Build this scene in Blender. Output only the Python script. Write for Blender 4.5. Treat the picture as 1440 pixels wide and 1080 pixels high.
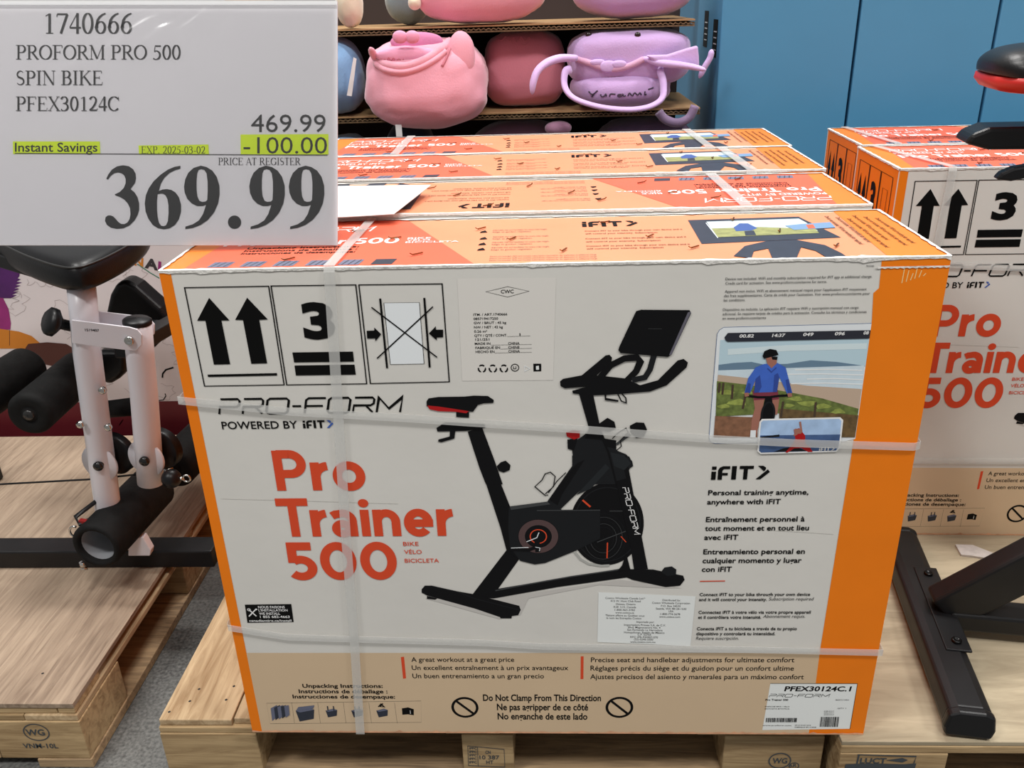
import bpy, bmesh, math, random
from mathutils import Vector, Matrix, noise
from mathutils.geometry import tessellate_polygon
random.seed(7)
for o in list(bpy.data.objects): bpy.data.objects.remove(o)
scn = bpy.context.scene
COL = scn.collection

# ------------------------------------------------------------------ camera
Z0 = 0.145                         # pallet deck height
W, H, D = 1.083, 0.86, 0.275       # bike carton
FPX = 1212.74
CAM = Vector((0.5404, -1.1438, 1.1958 + Z0))
P_, R_, Y_ = 0.4223, -0.0318, -0.046
FWD = Vector((math.sin(Y_)*math.cos(P_), math.cos(Y_)*math.cos(P_), -math.sin(P_)))
_r = Vector((math.cos(Y_), -math.sin(Y_), 0)); _u = _r.cross(FWD)
RGT = math.cos(R_)*_r + math.sin(R_)*_u
UPV = -math.sin(R_)*_r + math.cos(R_)*_u
cd = bpy.data.cameras.new('camera'); cam = bpy.data.objects.new('camera', cd); COL.objects.link(cam)
cd.sensor_fit = 'HORIZONTAL'; cd.sensor_width = 36; cd.lens = 36*FPX/1440
cd.clip_start = 0.02; cd.clip_end = 100
M = Matrix((RGT, UPV, -FWD)).transposed().to_4x4(); M.translation = CAM
cam.matrix_world = M
scn.camera = cam

# ------------------------------------------------------------------ world, lamps, exposure
wd = bpy.data.worlds.new('hall_air'); scn.world = wd; wd.use_nodes = True
bg = wd.node_tree.nodes['Background']; bg.inputs[0].default_value = (1.0, 0.985, 0.965, 1); bg.inputs[1].default_value = 0.27
def high_bay(loc, size, power, col=(1, 0.98, 0.95)):
    l = bpy.data.lights.new('high_bay_light', 'AREA'); l.shape = 'RECTANGLE'; l.size = size[0]; l.size_y = size[1]
    l.energy = power; l.color = col
    o = bpy.data.objects.new('high_bay_light', l); COL.objects.link(o); o.location = loc
    return o
for (x, y) in ((-2.6, -2.4), (1.2, -2.8), (4.6, -2.2), (-1.2, 1.0), (2.9, 1.1), (0.6, 3.6)):
    high_bay((x, y, 6.2), (1.3, 0.7), 170)
vs = scn.view_settings; vs.view_transform = 'Standard'; vs.look = 'None'; vs.gamma = 1; vs.exposure = 0.0
vs.use_curve_mapping = False

# ------------------------------------------------------------------ helpers
def hit(px, py, axis, val):
    d = FWD + RGT*((px-720)/FPX) + UPV*((540-py)/FPX)
    i = 'xyz'.index(axis)
    return CAM + d*((val-CAM[i])/d[i])
def lin(c):
    c = c/255.0
    return c/12.92 if c <= .04045 else ((c+.055)/1.055)**2.4
def rgb(r, g, b, k=1.0): return tuple(min(.95, lin(v)*k) for v in (r, g, b)) + (1,)
MATS = {}
def mat(name, col, rough=.6, metal=0, var=0, vscale=20, bump=0, bscale=80, coat=0, alpha=1, spec=.5, sheen=0):
    if name in MATS: return MATS[name]
    m = bpy.data.materials.new(name); m.use_nodes = True; nt = m.node_tree; b = nt.nodes['Principled BSDF']
    b.inputs['Base Color'].default_value = col; b.inputs['Roughness'].default_value = rough; b.inputs['Metallic'].default_value = metal
    b.inputs['Coat Weight'].default_value = coat; b.inputs['Alpha'].default_value = alpha; b.inputs['Specular IOR Level'].default_value = spec
    if sheen: b.inputs['Sheen Weight'].default_value = sheen; b.inputs['Sheen Roughness'].default_value = .4
    tc = None
    if var or bump:
        tc = nt.nodes.new('ShaderNodeTexCoord')
    if var:
        n = nt.nodes.new('ShaderNodeTexNoise'); n.inputs['Scale'].default_value = vscale; n.inputs['Detail'].default_value = 6
        nt.links.new(tc.outputs['Object'], n.inputs['Vector'])
        mr = nt.nodes.new('ShaderNodeMapRange'); mr.inputs[1].default_value = .3; mr.inputs[2].default_value = .7
        mr.inputs[3].default_value = 1-var; mr.inputs[4].default_value = 1+var*.5
        nt.links.new(n.outputs[0], mr.inputs[0])
        mx = nt.nodes.new('ShaderNodeVectorMath'); mx.operation = 'SCALE'; mx.inputs[0].default_value = col[:3]
        nt.links.new(mr.outputs[0], mx.inputs['Scale']); nt.links.new(mx.outputs[0], b.inputs['Base Color'])
    if bump:
        n2 = nt.nodes.new('ShaderNodeTexNoise'); n2.inputs['Scale'].default_value = bscale; n2.inputs['Detail'].default_value = 4
        nt.links.new(tc.outputs['Object'], n2.inputs['Vector'])
        bp = nt.nodes.new('ShaderNodeBump'); bp.inputs['Strength'].default_value = bump; bp.inputs['Distance'].default_value = .01
        nt.links.new(n2.outputs[0], bp.inputs['Height']); nt.links.new(bp.outputs[0], b.inputs['Normal'])
    MATS[name] = m; return m
def wood(name, c1, c2, stretch=(1, 12, 12), scale=6, rough=.75):
    if name in MATS: return MATS[name]
    m = bpy.data.materials.new(name); m.use_nodes = True; nt = m.node_tree; b = nt.nodes['Principled BSDF']; b.inputs['Roughness'].default_value = rough
    tc = nt.nodes.new('ShaderNodeTexCoord'); mp = nt.nodes.new('ShaderNodeMapping'); mp.inputs['Scale'].default_value = stretch
    oi = nt.nodes.new('ShaderNodeObjectInfo')
    vm = nt.nodes.new('ShaderNodeVectorMath'); vm.operation = 'ADD'
    ml = nt.nodes.new('ShaderNodeMath'); ml.operation = 'MULTIPLY'; ml.inputs[1].default_value = 13
    nt.links.new(oi.outputs['Random'], ml.inputs[0]); nt.links.new(tc.outputs['Object'], vm.inputs[0]); nt.links.new(ml.outputs[0], vm.inputs[1])
    nt.links.new(vm.outputs[0], mp.inputs[0])
    n = nt.nodes.new('ShaderNodeTexNoise'); n.inputs['Scale'].default_value = scale; n.inputs['Detail'].default_value = 7; n.inputs['Roughness'].default_value = .62; n.inputs['Distortion'].default_value = .9
    nt.links.new(mp.outputs[0], n.inputs['Vector'])
    n3 = nt.nodes.new('ShaderNodeTexNoise'); n3.inputs['Scale'].default_value = 3.0; n3.inputs['Detail'].default_value = 3
    nt.links.new(vm.outputs[0], n3.inputs['Vector'])
    ad = nt.nodes.new('ShaderNodeMath'); ad.operation = 'MULTIPLY_ADD'; ad.inputs[1].default_value = .45; 
    nt.links.new(n3.outputs[0], ad.inputs[0]); nt.links.new(n.outputs[0], ad.inputs[2])
    cr = nt.nodes.new('ShaderNodeValToRGB'); cr.color_ramp.elements[0].position = .5; cr.color_ramp.elements[0].color = c2
    cr.color_ramp.elements[1].position = .86; cr.color_ramp.elements[1].color = c1
    nt.links.new(ad.outputs[0], cr.inputs[0])
    hv = nt.nodes.new('ShaderNodeHueSaturation'); mr = nt.nodes.new('ShaderNodeMapRange'); mr.inputs[3].default_value = .82; mr.inputs[4].default_value = 1.1
    nt.links.new(oi.outputs['Random'], mr.inputs[0]); nt.links.new(mr.outputs[0], hv.inputs['Value']); nt.links.new(cr.outputs[0], hv.inputs['Color'])
    nt.links.new(hv.outputs[0], b.inputs['Base Color'])
    bp = nt.nodes.new('ShaderNodeBump'); bp.inputs['Strength'].default_value = .25; bp.inputs['Distance'].default_value = .004
    nt.links.new(n.outputs[0], bp.inputs['Height']); nt.links.new(bp.outputs[0], b.inputs['Normal'])
    MATS[name] = m; return m

class MB:
    def __init__(s): s.v = []; s.f = []; s.sm = []
    def add(s, vs_, fs_, smooth=False):
        k = len(s.v); s.v += [tuple(v) for v in vs_]
        for f in fs_: s.f.append(tuple(i+k for i in f)); s.sm.append(smooth)
        return s
    def box(s, x0, x1, y0, y1, z0, z1):
        return s.add([(x, y, z) for z in (z0, z1) for y in (y0, y1) for x in (x0, x1)],
                     [(0, 2, 3, 1), (4, 5, 7, 6), (0, 1, 5, 4), (2, 6, 7, 3), (0, 4, 6, 2), (1, 3, 7, 5)])
    def bar(s, a, b, wy, wz, up=(0, 0, 1)):          # rectangular bar from a to b
        a = Vector(a); b = Vector(b); d = (b-a).normalized(); sd = d.cross(Vector(up))
        if sd.length < 1e-4: sd = Vector((0, 1, 0))
        sd.normalize(); u = sd.cross(d).normalized()
        vs_ = []
        for p in (a, b):
            for (i, j) in ((-1, -1), (1, -1), (1, 1), (-1, 1)): vs_.append(p+sd*(i*wy/2)+u*(j*wz/2))
        return s.add(vs_, [(3, 2, 1, 0), (4, 5, 6, 7), (0, 1, 5, 4), (1, 2, 6, 5), (2, 3, 7, 6), (3, 0, 4, 7)])
    def tube(s, pts, r, n=14, cap=True, flat=1.0, upv=(0, 0, 1)):
        pts = [Vector(p) for p in pts]; rs = r if isinstance(r, (list, tuple)) else [r]*len(pts)
        vs_ = []; fs_ = []
        prev = None
        for i, p in enumerate(pts):
            t = (pts[min(i+1, len(pts)-1)]-pts[max(i-1, 0)]).normalized()
            if prev is None:
                ref = Vector(upv)
                if abs(t.dot(ref)) > .95: ref = Vector((1, 0, 0))
                a = t.cross(ref).normalized()
            else:
                a = (prev - t*prev.dot(t)).normalized()
            prev = a; b = a.cross(t)
            for k in range(n):
                an = 2*math.pi*k/n
                vs_.append(p + a*(math.cos(an)*rs[i]) + b*(math.sin(an)*rs[i]*flat))
        for i in range(len(pts)-1):
            for k in range(n):
                fs_.append((i*n+k, i*n+(k+1) % n, (i+1)*n+(k+1) % n, (i+1)*n+k))
        s.add(vs_, fs_, True)
        if cap:
            m = len(s.v)-len(vs_)
            s.f.append(tuple(m+k for k in range(n))[::-1]); s.sm.append(False)
            s.f.append(tuple(m+(len(pts)-1)*n+k for k in range(n))); s.sm.append(False)
        return s
    def hollow(s, a, b, r, ri, depth, n=28):          # open-ended foam sleeve, hollow at end a
        a = Vector(a); b = Vector(b); d = (b-a).normalized(); L = (b-a).length
        prof = [(depth, ri*.98), (0.004, ri), (0, ri+.004), (0, r-.006), (.006, r), (L-.006, r), (L, r-.006), (L, 0.001)]
        return s.lathe(a, d, [(depth, .001)]+prof, n)
    def lathe(s, o, d, prof, n=24):
        o = Vector(o); d = Vector(d).normalized(); ref = Vector((0, 0, 1)) if abs(d.z) < .9 else Vector((1, 0, 0))
        a = d.cross(ref).normalized(); b = a.cross(d)
        vs_ = [o+d*h+a*(math.cos(2*math.pi*k/n)*r)+b*(math.sin(2*math.pi*k/n)*r) for (h, r) in prof for k in range(n)]
        fs_ = [(i*n+k, (i+1)*n+k, (i+1)*n+(k+1) % n, i*n+(k+1) % n) for i in range(len(prof)-1) for k in range(n)]
        return s.add(vs_, fs_, True)
    def prism(s, poly, o, a, b, n, t):                # polygon in plane (a,b), extruded along n by t
        o = Vector(o); a = Vector(a); b = Vector(b); n = Vector(n)
        v0 = [o+a*x+b*y for (x, y) in poly]; v1 = [p+n*t for p in v0]; k = len(poly)
        fs_ = [tuple(range(k))[::-1], tuple(range(k, 2*k))]+[(i, (i+1) % k, k+(i+1) % k, k+i) for i in range(k)]
        return s.add(v0+v1, fs_)
    def blob(s, c, r, e=2.3, nz=.03, seed=0, nu=40, nv=24, sag=0):
        c = Vector(c); vs_ = []; fs_ = []
        sg = lambda x, p: math.copysign(abs(x)**p, x)
        p = 2.0/e
        for j in range(nv+1):
            th = math.pi*j/nv-math.pi/2
            for i in range(nu):
                ph = 2*math.pi*i/nu
                v = Vector((sg(math.cos(th), p)*sg(math.cos(ph), p), sg(math.cos(th), p)*sg(math.sin(ph), p), sg(math.sin(th), p)))
                k = 1+nz*noise.noise(v*2.2+Vector((seed*3.7, seed, 0)))+nz*.4*noise.noise(v*6+Vector((seed, 1, seed)))
                w = 1+sag*(-v.z)
                vs_.append(c+Vector((v.x*r[0]*w, v.y*r[1]*w, v.z*r[2]))*k)
        for j in range(nv):
            for i in range(nu): fs_.append((j*nu+i, j*nu+(i+1) % nu, (j+1)*nu+(i+1) % nu, (j+1)*nu+i))
        return s.add(vs_, fs_, True)
    def build(s, name, material, parent=None, loc=None, bevel=0, seg=2, centre=False):
        me = bpy.data.meshes.new(name)
        off = Vector((0, 0, 0))
        if centre:
            off = sum((Vector(v) for v in s.v), Vector())/len(s.v)
        me.from_pydata([Vector(v)-off for v in s.v], [], s.f)
        for p, q in zip(me.polygons, s.sm): p.use_smooth = q
        me.materials.append(material)
        bm = bmesh.new(); bm.from_mesh(me); bmesh.ops.recalc_face_normals(bm, faces=bm.faces); bm.to_mesh(me); bm.free()
        o = bpy.data.objects.new(name, me); COL.objects.link(o)
        o.location = off if loc is None else loc
        if parent: o.parent = parent
        if bevel:
            md = o.modifiers.new('bevel', 'BEVEL'); md.width = bevel; md.segments = seg; md.limit_method = 'ANGLE'; md.angle_limit = .6
        return o
def tag(o, label, cat, group=None, kind=None):
    o['label'] = label; o['category'] = cat
    if group: o['group'] = group
    if kind: o['kind'] = kind
    return o
def thing(name, label, cat, loc=(0, 0, 0), rz=0, group=None):
    o = bpy.data.objects.new(name, None); COL.objects.link(o); o.location = loc; o.rotation_euler = (0, 0, rz); o.empty_display_size = .05
    return tag(o, label, cat, group)
def struct(o): o['kind'] = 'structure'; return o
def copy_tree(o, parent=None):
    c = o.copy(); COL.objects.link(c); c.parent = parent
    for ch in list(o.children): copy_tree(ch, c)
    return c

# --------------------------------------------------------- flat print: text, polygons and strokes on a face
TXT = {}
def text_mesh(s_, bold, shear=0):
    key = (s_, bold, shear)
    if key in TXT: return TXT[key]
    c = bpy.data.curves.new('txt', 'FONT'); c.body = s_; c.size = 1; c.offset = bold; c.resolution_u = 3; c.shear = shear
    o = bpy.data.objects.new('txt', c); COL.objects.link(o)
    dg = bpy.context.evaluated_depsgraph_get(); me = bpy.data.meshes.new_from_object(o.evaluated_get(dg))
    vs_ = [(v.co.x, v.co.y) for v in me.vertices]; fs_ = [tuple(p.vertices) for p in me.polygons]
    bpy.data.objects.remove(o); bpy.data.curves.remove(c); bpy.data.meshes.remove(me)
    TXT[key] = (vs_, fs_); return TXT[key]
def cap_h(bold): return max(v[1] for v in text_mesh('H', bold)[0])-min(v[1] for v in text_mesh('H', bold)[0])
class Art:
    def __init__(s, face, zoom=None): s.face = face; s.z = zoom or (lambda x, y: (x, y)); s.it = []
    def to(s, zoom): s.z = zoom; return s
    def uv(s, x, y): return s.face(*s.z(x, y))
    def raw(s, vs_, fs_, m, L): s.it.append((vs_, fs_, m, L)); return s
    def poly(s, pts, m, L=1, uv=False):
        q = [Vector((p[0], p[1], 0)) if uv else Vector((*s.uv(*p), 0)) for p in pts]
        return s.raw([(v.x, v.y) for v in q], [tuple(t) for t in tessellate_polygon([q])], m, L)
    def polyh(s, outer, hole, m, L=1):
        o_ = [Vector((*s.uv(*p), 0)) for p in outer]; h_ = [Vector((*s.uv(*p), 0)) for p in hole]
        return s.raw([(v.x, v.y) for v in o_+h_], [tuple(t) for t in tessellate_polygon([o_, h_])], m, L)
    def stroke(s, pts, w, m, L=2, uv=False, closed=False):
        q = [Vector(p) if uv else Vector(s.uv(*p)) for p in pts]
        return s.sline(q, [w]*len(q), m, L, closed)
    def sline(s, q, ws, m, L, closed=False):
        vs_ = []; n = len(q)
        for i in range(n):
            a = q[i-1] if (i or closed) else q[0]; b = q[(i+1) % n] if (i < n-1 or closed) else q[n-1]
            t = (b-a)
            if t.length < 1e-9: t = Vector((1, 0))
            t.normalize(); nn = Vector((-t.y, t.x))
            e1 = (q[i]-a); e2 = (b-q[i]); k = 1.0
            if e1.length > 1e-9 and e2.length > 1e-9:
                cc = max(.35, (e1.normalized()+e2.normalized()).length/2); k = 1/cc
            vs_ += [tuple(q[i]+nn*ws[i]/2*k), tuple(q[i]-nn*ws[i]/2*k)]
        fs_ = [(2*i, 2*i+1, (2*i+3) % (2*n), (2*i+2) % (2*n)) for i in range(n if closed else n-1)]
        return s.raw(vs_, fs_, m, L)
    def circle(s, c, ru, m, L=1, ring=0, n=40, rv=None):
        rv = rv or ru
        pts = [Vector((c[0]+ru*math.cos(2*math.pi*i/n), c[1]+rv*math.sin(2*math.pi*i/n))) for i in range(n)]
        if ring: return s.sline(pts, [ring]*n, m, L, True)
        return s.raw([tuple(p) for p in pts], [tuple(range(n))], m, L)
    def text(s, t, x0, yb, x1, h, m, bold=0.0, L=2, shear=0, rot=0):
        u0, v0 = s.uv(x0, yb); u1 = s.uv(x1, yb)[0]; hv = s.uv(x0, yb-h)[1]-v0
        return s.textuv(t, u0, v0, u1-u0, hv, m, bold, L, shear, rot)
    def textuv(s, t, u0, v0, wd_, hv, m, bold=0.0, L=2, shear=0, rot=0):
        vs_, fs_ = text_mesh(t, bold, shear)
        if not vs_: return s
        a = min(v[0] for v in vs_); b = max(v[0] for v in vs_); k = hv/cap_h(bold); kx = wd_/(b-a)
        c_, s_ = math.cos(rot), math.sin(rot)
        out = []
        for v in vs_:
            x = (v[0]-a)*kx; y = v[1]*k
            out.append((u0+x*c_-y*s_, v0+x*s_+y*c_))
        return s.raw(out, fs_, m, L)
    def build(s, name, frame, parent, base=.0004, step=.00016, eps=.000003):
        vs_ = []; fs_ = []; mi = []; ms = []
        for n_, (v, f, m, L) in enumerate(s.it):
            k = len(vs_); vs_ += [frame(p[0], p[1], base+step*L+n_*eps) for p in v]
            if m not in ms: ms.append(m)
            for g in f: fs_.append(tuple(i+k for i in g)); mi.append(ms.index(m))
        me = bpy.data.meshes.new(name); me.from_pydata(vs_, [], fs_)
        for m in ms: me.materials.append(m)
        for p, i in zip(me.polygons, mi): p.material_index = i
        o = bpy.data.objects.new(name, me); COL.objects.link(o); o.parent = parent
        return o
def zm(x0, y0, s_): return lambda x, y: (x0+x/s_, y0+y/s_)

# PRO-FORM style wide techno strokes
TECH = {'P': (1, [[(0, 0), (0, .48), (.85, .48), (1, .6), (1, .88), (.9, 1), (0, 1)]]),
        'R': (1, [[(0, 0), (0, .48), (.85, .48), (1, .6), (1, .88), (.9, 1), (0, 1)], [(.6, .48), (1.02, 0)]]),
        'O': (1.1, [[(.12, 0), (.98, 0), (1.1, .12), (1.1, .88), (.98, 1), (.12, 1), (0, .88), (0, .12), (.12, 0)]]),
        'F': (.95, [[(0, 0), (0, .88), (.12, 1), (1, 1)], [(0, .48), (.9, .48)]]),
        'M': (1.2, [[(0, 0), (0, 1), (.6, .25), (1.2, 1), (1.2, 0)]]), '-': (.45, [[(0, .48), (.45, .48)]])}
def tech(art, t, u0, v0, wd_, hv, m, sw, L=2, sl=.22, rot=0):
    gap = .22; tot = sum(TECH[c][0] for c in t)+gap*(len(t)-1); k = wd_/(tot+sl*.6); x = 0
    c_, s_ = math.cos(rot), math.sin(rot)
    for c in t:
        w_, st = TECH[c]
        for ln in st:
            q = []
            for p in ln:
                a = (x+p[0]+sl*p[1]*.9)*k; b = p[1]*hv; q.append(Vector((u0+a*c_-b*s_, v0+a*s_+b*c_)))
            art.sline(q, [sw]*len(q), m, L)
        x += w_+gap
def chevron(art, u0, v0, w_, h, m, L=2):
    t = w_*.42
    art.poly([(u0, v0+h), (u0+t, v0+h), (u0+w_, v0+h*.5), (u0+t, v0), (u0, v0), (u0+w_-t, v0+h*.5)], m, L, uv=True)

def _arc(cx, cy, rx, ry, a_, b_, n=24): return [(cx+rx*math.cos(math.radians(a_+(b_-a_)*i/n)), cy+ry*math.sin(math.radians(a_+(b_-a_)*i/n))) for i in range(n+1)]
def geo_glyph(ch, w):
    h = w/2; X = .70; dots = []
    if ch == 'P': return [[(h, 0), (h, 1)], [(h, 1-h), (.32, 1-h)]+_arc(.32, .665, .32-h, .335-h, 90, -90)+[(h, .33+h)]], dots, .64
    if ch == 'r': return [[(h, 0), (h, X)], [(h, .30)]+_arc(.35, .32, .35-h, X-h-.32, 180, 93, 12)], dots, .35
    if ch == 'o': return [_arc(.32, .35, .32-h, .36-h, 0, 360, 36)], dots, .64
    if ch == 'T': return [[(0, 1-h), (.66, 1-h)], [(.33, 0), (.33, 1)]], dots, .60
    if ch == 'a': return [[(.03, .545), (.10, .585)]+_arc(.25, .40, .25-h*.6, X-h-.40, 110, 0, 14)+[(.446, 0)], _arc(.225, .205, .225-h, .205-h*.8, 0, 360, 32)], dots, .54
    if ch == 'i': return [[(h, 0), (h, X)]], [(h, .87, .108)], .18
    if ch == 'n': return [[(h, 0), (h, X)], [(h, .28)]+_arc(.28, .38, .28-h, X-h-.38, 180, 0, 20)+[(.56-h, 0)]], dots, .56
    if ch == 'e': return [_arc(.30, .35, .30-h, .36-h, 2, 318, 34), [(.08, .34), (.60, .34)]], dots, .60
    if ch == '5': return [[(.50, 1-h), (.03, 1-h)], [(.03+h, 1), (.025+h, .46)], _arc(.26, .315, .31-h, .325-h, 128, -140, 28)], dots, .57
    if ch == '0': return [_arc(.35, .5, .35-h, .5-h*.95, 0, 360, 40)], dots, .70
    if ch == ' ': return [], dots, .3
def geo_text(art, t, u0, v0, wd_, hv, m, w=.2, L=2, gap=.075):
    tot = sum(geo_glyph(c, w)[2]+gap for c in t)-gap; x = 0; k = wd_/tot
    last = geo_glyph(t[-1], w)
    for c in t:
        st, dots, adv = geo_glyph(c, w)
        for ln in st:
            q = [Vector((u0+(x+p[0])*k, v0+p[1]*hv)) for p in ln]; cl = len(ln) > 30 and (Vector(ln[0])-Vector(ln[-1])).length < 1e-6
            if cl: q = q[:-1]
            art.sline(q, [w*k]*len(q), m, L, cl)
        for (dx, dy, r) in dots: art.circle((u0+(x+dx)*k, v0+dy*hv), r*k, m, L, n=24, rv=r*hv)
        x += adv+gap
def geo_px(art, t, x0, yb, x1, h, m, w=.182, L=2):
    u0, v0 = art.uv(x0, yb); geo_text(art, t, u0, v0, art.uv(x1, yb)[0]-u0, art.uv(x0, yb-h)[1]-v0, m, w, L)

# ------------------------------------------------------------------ materials
KF = 1.53      # photographed colour on the aisle-facing panels -> surface colour
KT = .74       # same for the brightly lit tops
white_card = mat('white_coated_cardboard', rgb(186, 184, 179, KF), .55, var=.035, vscale=5, bump=.04, bscale=30)
orange_f = mat('orange_print', rgb(212, 108, 14, KF), .5, var=.05, vscale=9, spec=.25)
sand = mat('sand_print', rgb(180, 158, 130, KF), .55, var=.03, vscale=6)
black = mat('black_print', (.004, .004, .004, 1), .5, spec=.12)
ink = mat('bike_print_black', (.007, .007, .008, 1), .5, spec=.12)
ink2 = mat('bike_print_charcoal', (.014, .015, .017, 1), .5, spec=.12)
ink3 = mat('bike_print_grey', (.06, .063, .066, 1), .5, spec=.12)
red_t = mat('red_print', rgb(190, 66, 38, KF*.95), .5, spec=.2)
red_b = mat('bright_red_print', rgb(150, 22, 24, KF), .5, spec=.2)
blue_p = mat('blue_print', rgb(50, 80, 150, KF), .5)
stick = mat('sticker_white', rgb(200, 203, 202, KF), .4)
pale = mat('pale_grey_print', rgb(200, 204, 210, KF), .5)
white_p = mat('white_print', (.85, .85, .85, 1), .5)
grey_txt = mat('grey_print', (.05, .05, .05, 1), .5)
peach = mat('peach_print', rgb(253, 162, 118, KT), .5, var=.05, vscale=10, bump=.05, bscale=25)
coral = mat('coral_print', rgb(252, 112, 78, KT), .5, var=.05, vscale=10)
orange_t = mat('orange_top_print', rgb(252, 140, 40, KT), .5, var=.05, vscale=10)
navy = mat('navy_print', rgb(45, 50, 64, 1.0), .5, var=.15, vscale=40)
slate = mat('slate_print', rgb(120, 125, 150, KT), .5)
sky_p = mat('photo_sky', rgb(160, 182, 192, KF), .5); sea_p = mat('photo_sea', rgb(178, 192, 200, KF), .5, var=.06, vscale=60)
hill_p = mat('photo_hill', rgb(88, 112, 132, KF), .5); beach_p = mat('photo_beach', rgb(166, 146, 128, KF), .5)
grass_p = mat('photo_grass', rgb(92, 104, 50, KF), .6, var=.45, vscale=120); dirt_p = mat('photo_dirt', rgb(118, 82, 60, KF), .6, var=.3, vscale=120)
scrub_p = mat('photo_scrub', rgb(92, 72, 42, KF), .6, var=.4, vscale=120)
jersey = mat('photo_jersey', rgb(52, 88, 172, KF), .5, var=.1, vscale=60); skin_p = mat('photo_skin', rgb(140, 92, 78, KF), .5)
maroon = mat('photo_shorts', rgb(108, 40, 56, KF), .5); deep = mat('photo_deep_blue', rgb(58, 82, 122, KF), .5, var=.2, vscale=60)
cloud_p = mat('photo_cloud', rgb(150, 175, 212, KF), .5, var=.2, vscale=40)
wh_edge = mat('torn_white_edge', (.82, .80, .76, 1), .8, bump=.3, bscale=200)
kraft = mat('kraft_cardboard', rgb(166, 132, 92, 1.0), .8, var=.1, vscale=12)
kraft_d = mat('kraft_corrugated_edge', rgb(110, 88, 62, 1.0), .9, var=.5, vscale=160)
def strap_mat():
    m = bpy.data.materials.new('clear_plastic_strap'); m.use_nodes = True; nt = m.node_tree; b = nt.nodes['Principled BSDF']
    b.inputs['Base Color'].default_value = (.78, .78, .76, 1); b.inputs['Roughness'].default_value = .25; b.inputs['Alpha'].default_value = .36
    return m
strap_m = strap_mat()
steel = mat('bright_steel', (.6, .6, .58, 1), .25, 1); copper = mat('copper_staple', rgb(150, 105, 60), .35, 1)
blk_metal = mat('black_powder_coat', (.008, .008, .009, 1), .42, spec=.35, var=.2, vscale=30)
blk_plastic = mat('black_plastic', (.006, .006, .007, 1), .38, spec=.35)
foam = mat('black_foam', (.008, .008, .008, 1), .75, spec=.2, var=.4, vscale=30, bump=.15, bscale=60)
leather = mat('black_vinyl', (.006, .006, .007, 1), .36, spec=.35, bump=.05, bscale=250)
wh_metal = mat('white_powder_coat', (.80, .78, .83, 1), .32)

# ------------------------------------------------------------------ the hall
def floor_mat():
    m = bpy.data.materials.new('polished_concrete'); m.use_nodes = True; nt = m.node_tree; b = nt.nodes['Principled BSDF']; b.inputs['Roughness'].default_value = .55
    tc = nt.nodes.new('ShaderNodeTexCoord'); n = nt.nodes.new('ShaderNodeTexNoise'); n.inputs['Scale'].default_value = 140; n.inputs['Detail'].default_value = 8
    n2 = nt.nodes.new('ShaderNodeTexNoise'); n2.inputs['Scale'].default_value = 4; n2.inputs['Detail'].default_value = 5
    nt.links.new(tc.outputs['Object'], n.inputs[0]); nt.links.new(tc.outputs['Object'], n2.inputs[0])
    mx = nt.nodes.new('ShaderNodeMath'); mx.operation = 'MULTIPLY_ADD'; mx.inputs[1].default_value = .5
    nt.links.new(n2.outputs[0], mx.inputs[0]); nt.links.new(n.outputs[0], mx.inputs[2])
    cr = nt.nodes.new('ShaderNodeValToRGB'); cr.color_ramp.elements[0].position = .55; cr.color_ramp.elements[0].color = rgb(62, 62, 61)
    cr.color_ramp.elements[1].position = .95; cr.color_ramp.elements[1].color = rgb(114, 114, 111)
    nt.links.new(mx.outputs[0], cr.inputs[0]); nt.links.new(cr.outputs[0], b.inputs['Base Color']); return m
fl = MB(); fl.box(-7, 8, -6, 5, -.1, 0); struct(fl.build('floor', floor_mat()))
wl = MB(); wl.box(-7, 8, 3.4, 3.5, 0, 4.5); struct(wl.build('wall_back', mat('painted_wall', (.35, .36, .37, 1), .8, var=.05)))

# ------------------------------------------------------------------ bike cartons
def F1(px, py): p = hit(px, py, 'y', 0.0); return (p.x, p.z-Z0)           # front panel of the first carton
def T1(px, py): p = hit(px, py, 'z', Z0+H); return (p.x, p.y)             # its top
fr_front = lambda u, v, o: (u, -o, v)
fr_top = lambda u, v, o: (u, v, H+o)
fr_lend = lambda u, v, o: (-o, D-u, v)
fr_rend = lambda u, v, o: (W+o, u, v)
PX = W/1100.0                                                                  # about one photo pixel on the front panel

def ifit(art, u0, v0, wd_, hv, m, mc, L=2):
    k = wd_/600.0; y = hv/150.0
    P = lambda pts: art.poly([(u0+(x_-130)*k, v0+(248-y_)*y) for x_, y_ in pts], m, L, uv=True)
    P([(140, 100), (186, 100), (186, 136), (140, 136)]); P([(137, 156), (184, 156), (184, 248), (137, 248)])
    P([(204, 248), (204, 140), (220, 112), (250, 98), (324, 98), (324, 130), (262, 130), (248, 145), (248, 248)]); P([(249, 172), (304, 172), (304, 200), (249, 200)])
    P([(342, 97), (390, 97), (390, 247), (342, 247)]); P([(420, 96), (562, 96), (562, 130), (420, 130)]); P([(462, 131), (504, 131), (504, 247), (462, 247)])
    C_ = lambda pts: art.poly([(u0+(x_-130)*k, v0+(248-y_)*y) for x_, y_ in pts], mc, L, uv=True)
    C_([(602, 96), (655, 96), (685, 115), (685, 135), (668, 158)]); C_([(705, 136), (728, 165), (640, 245), (590, 245)])

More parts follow.
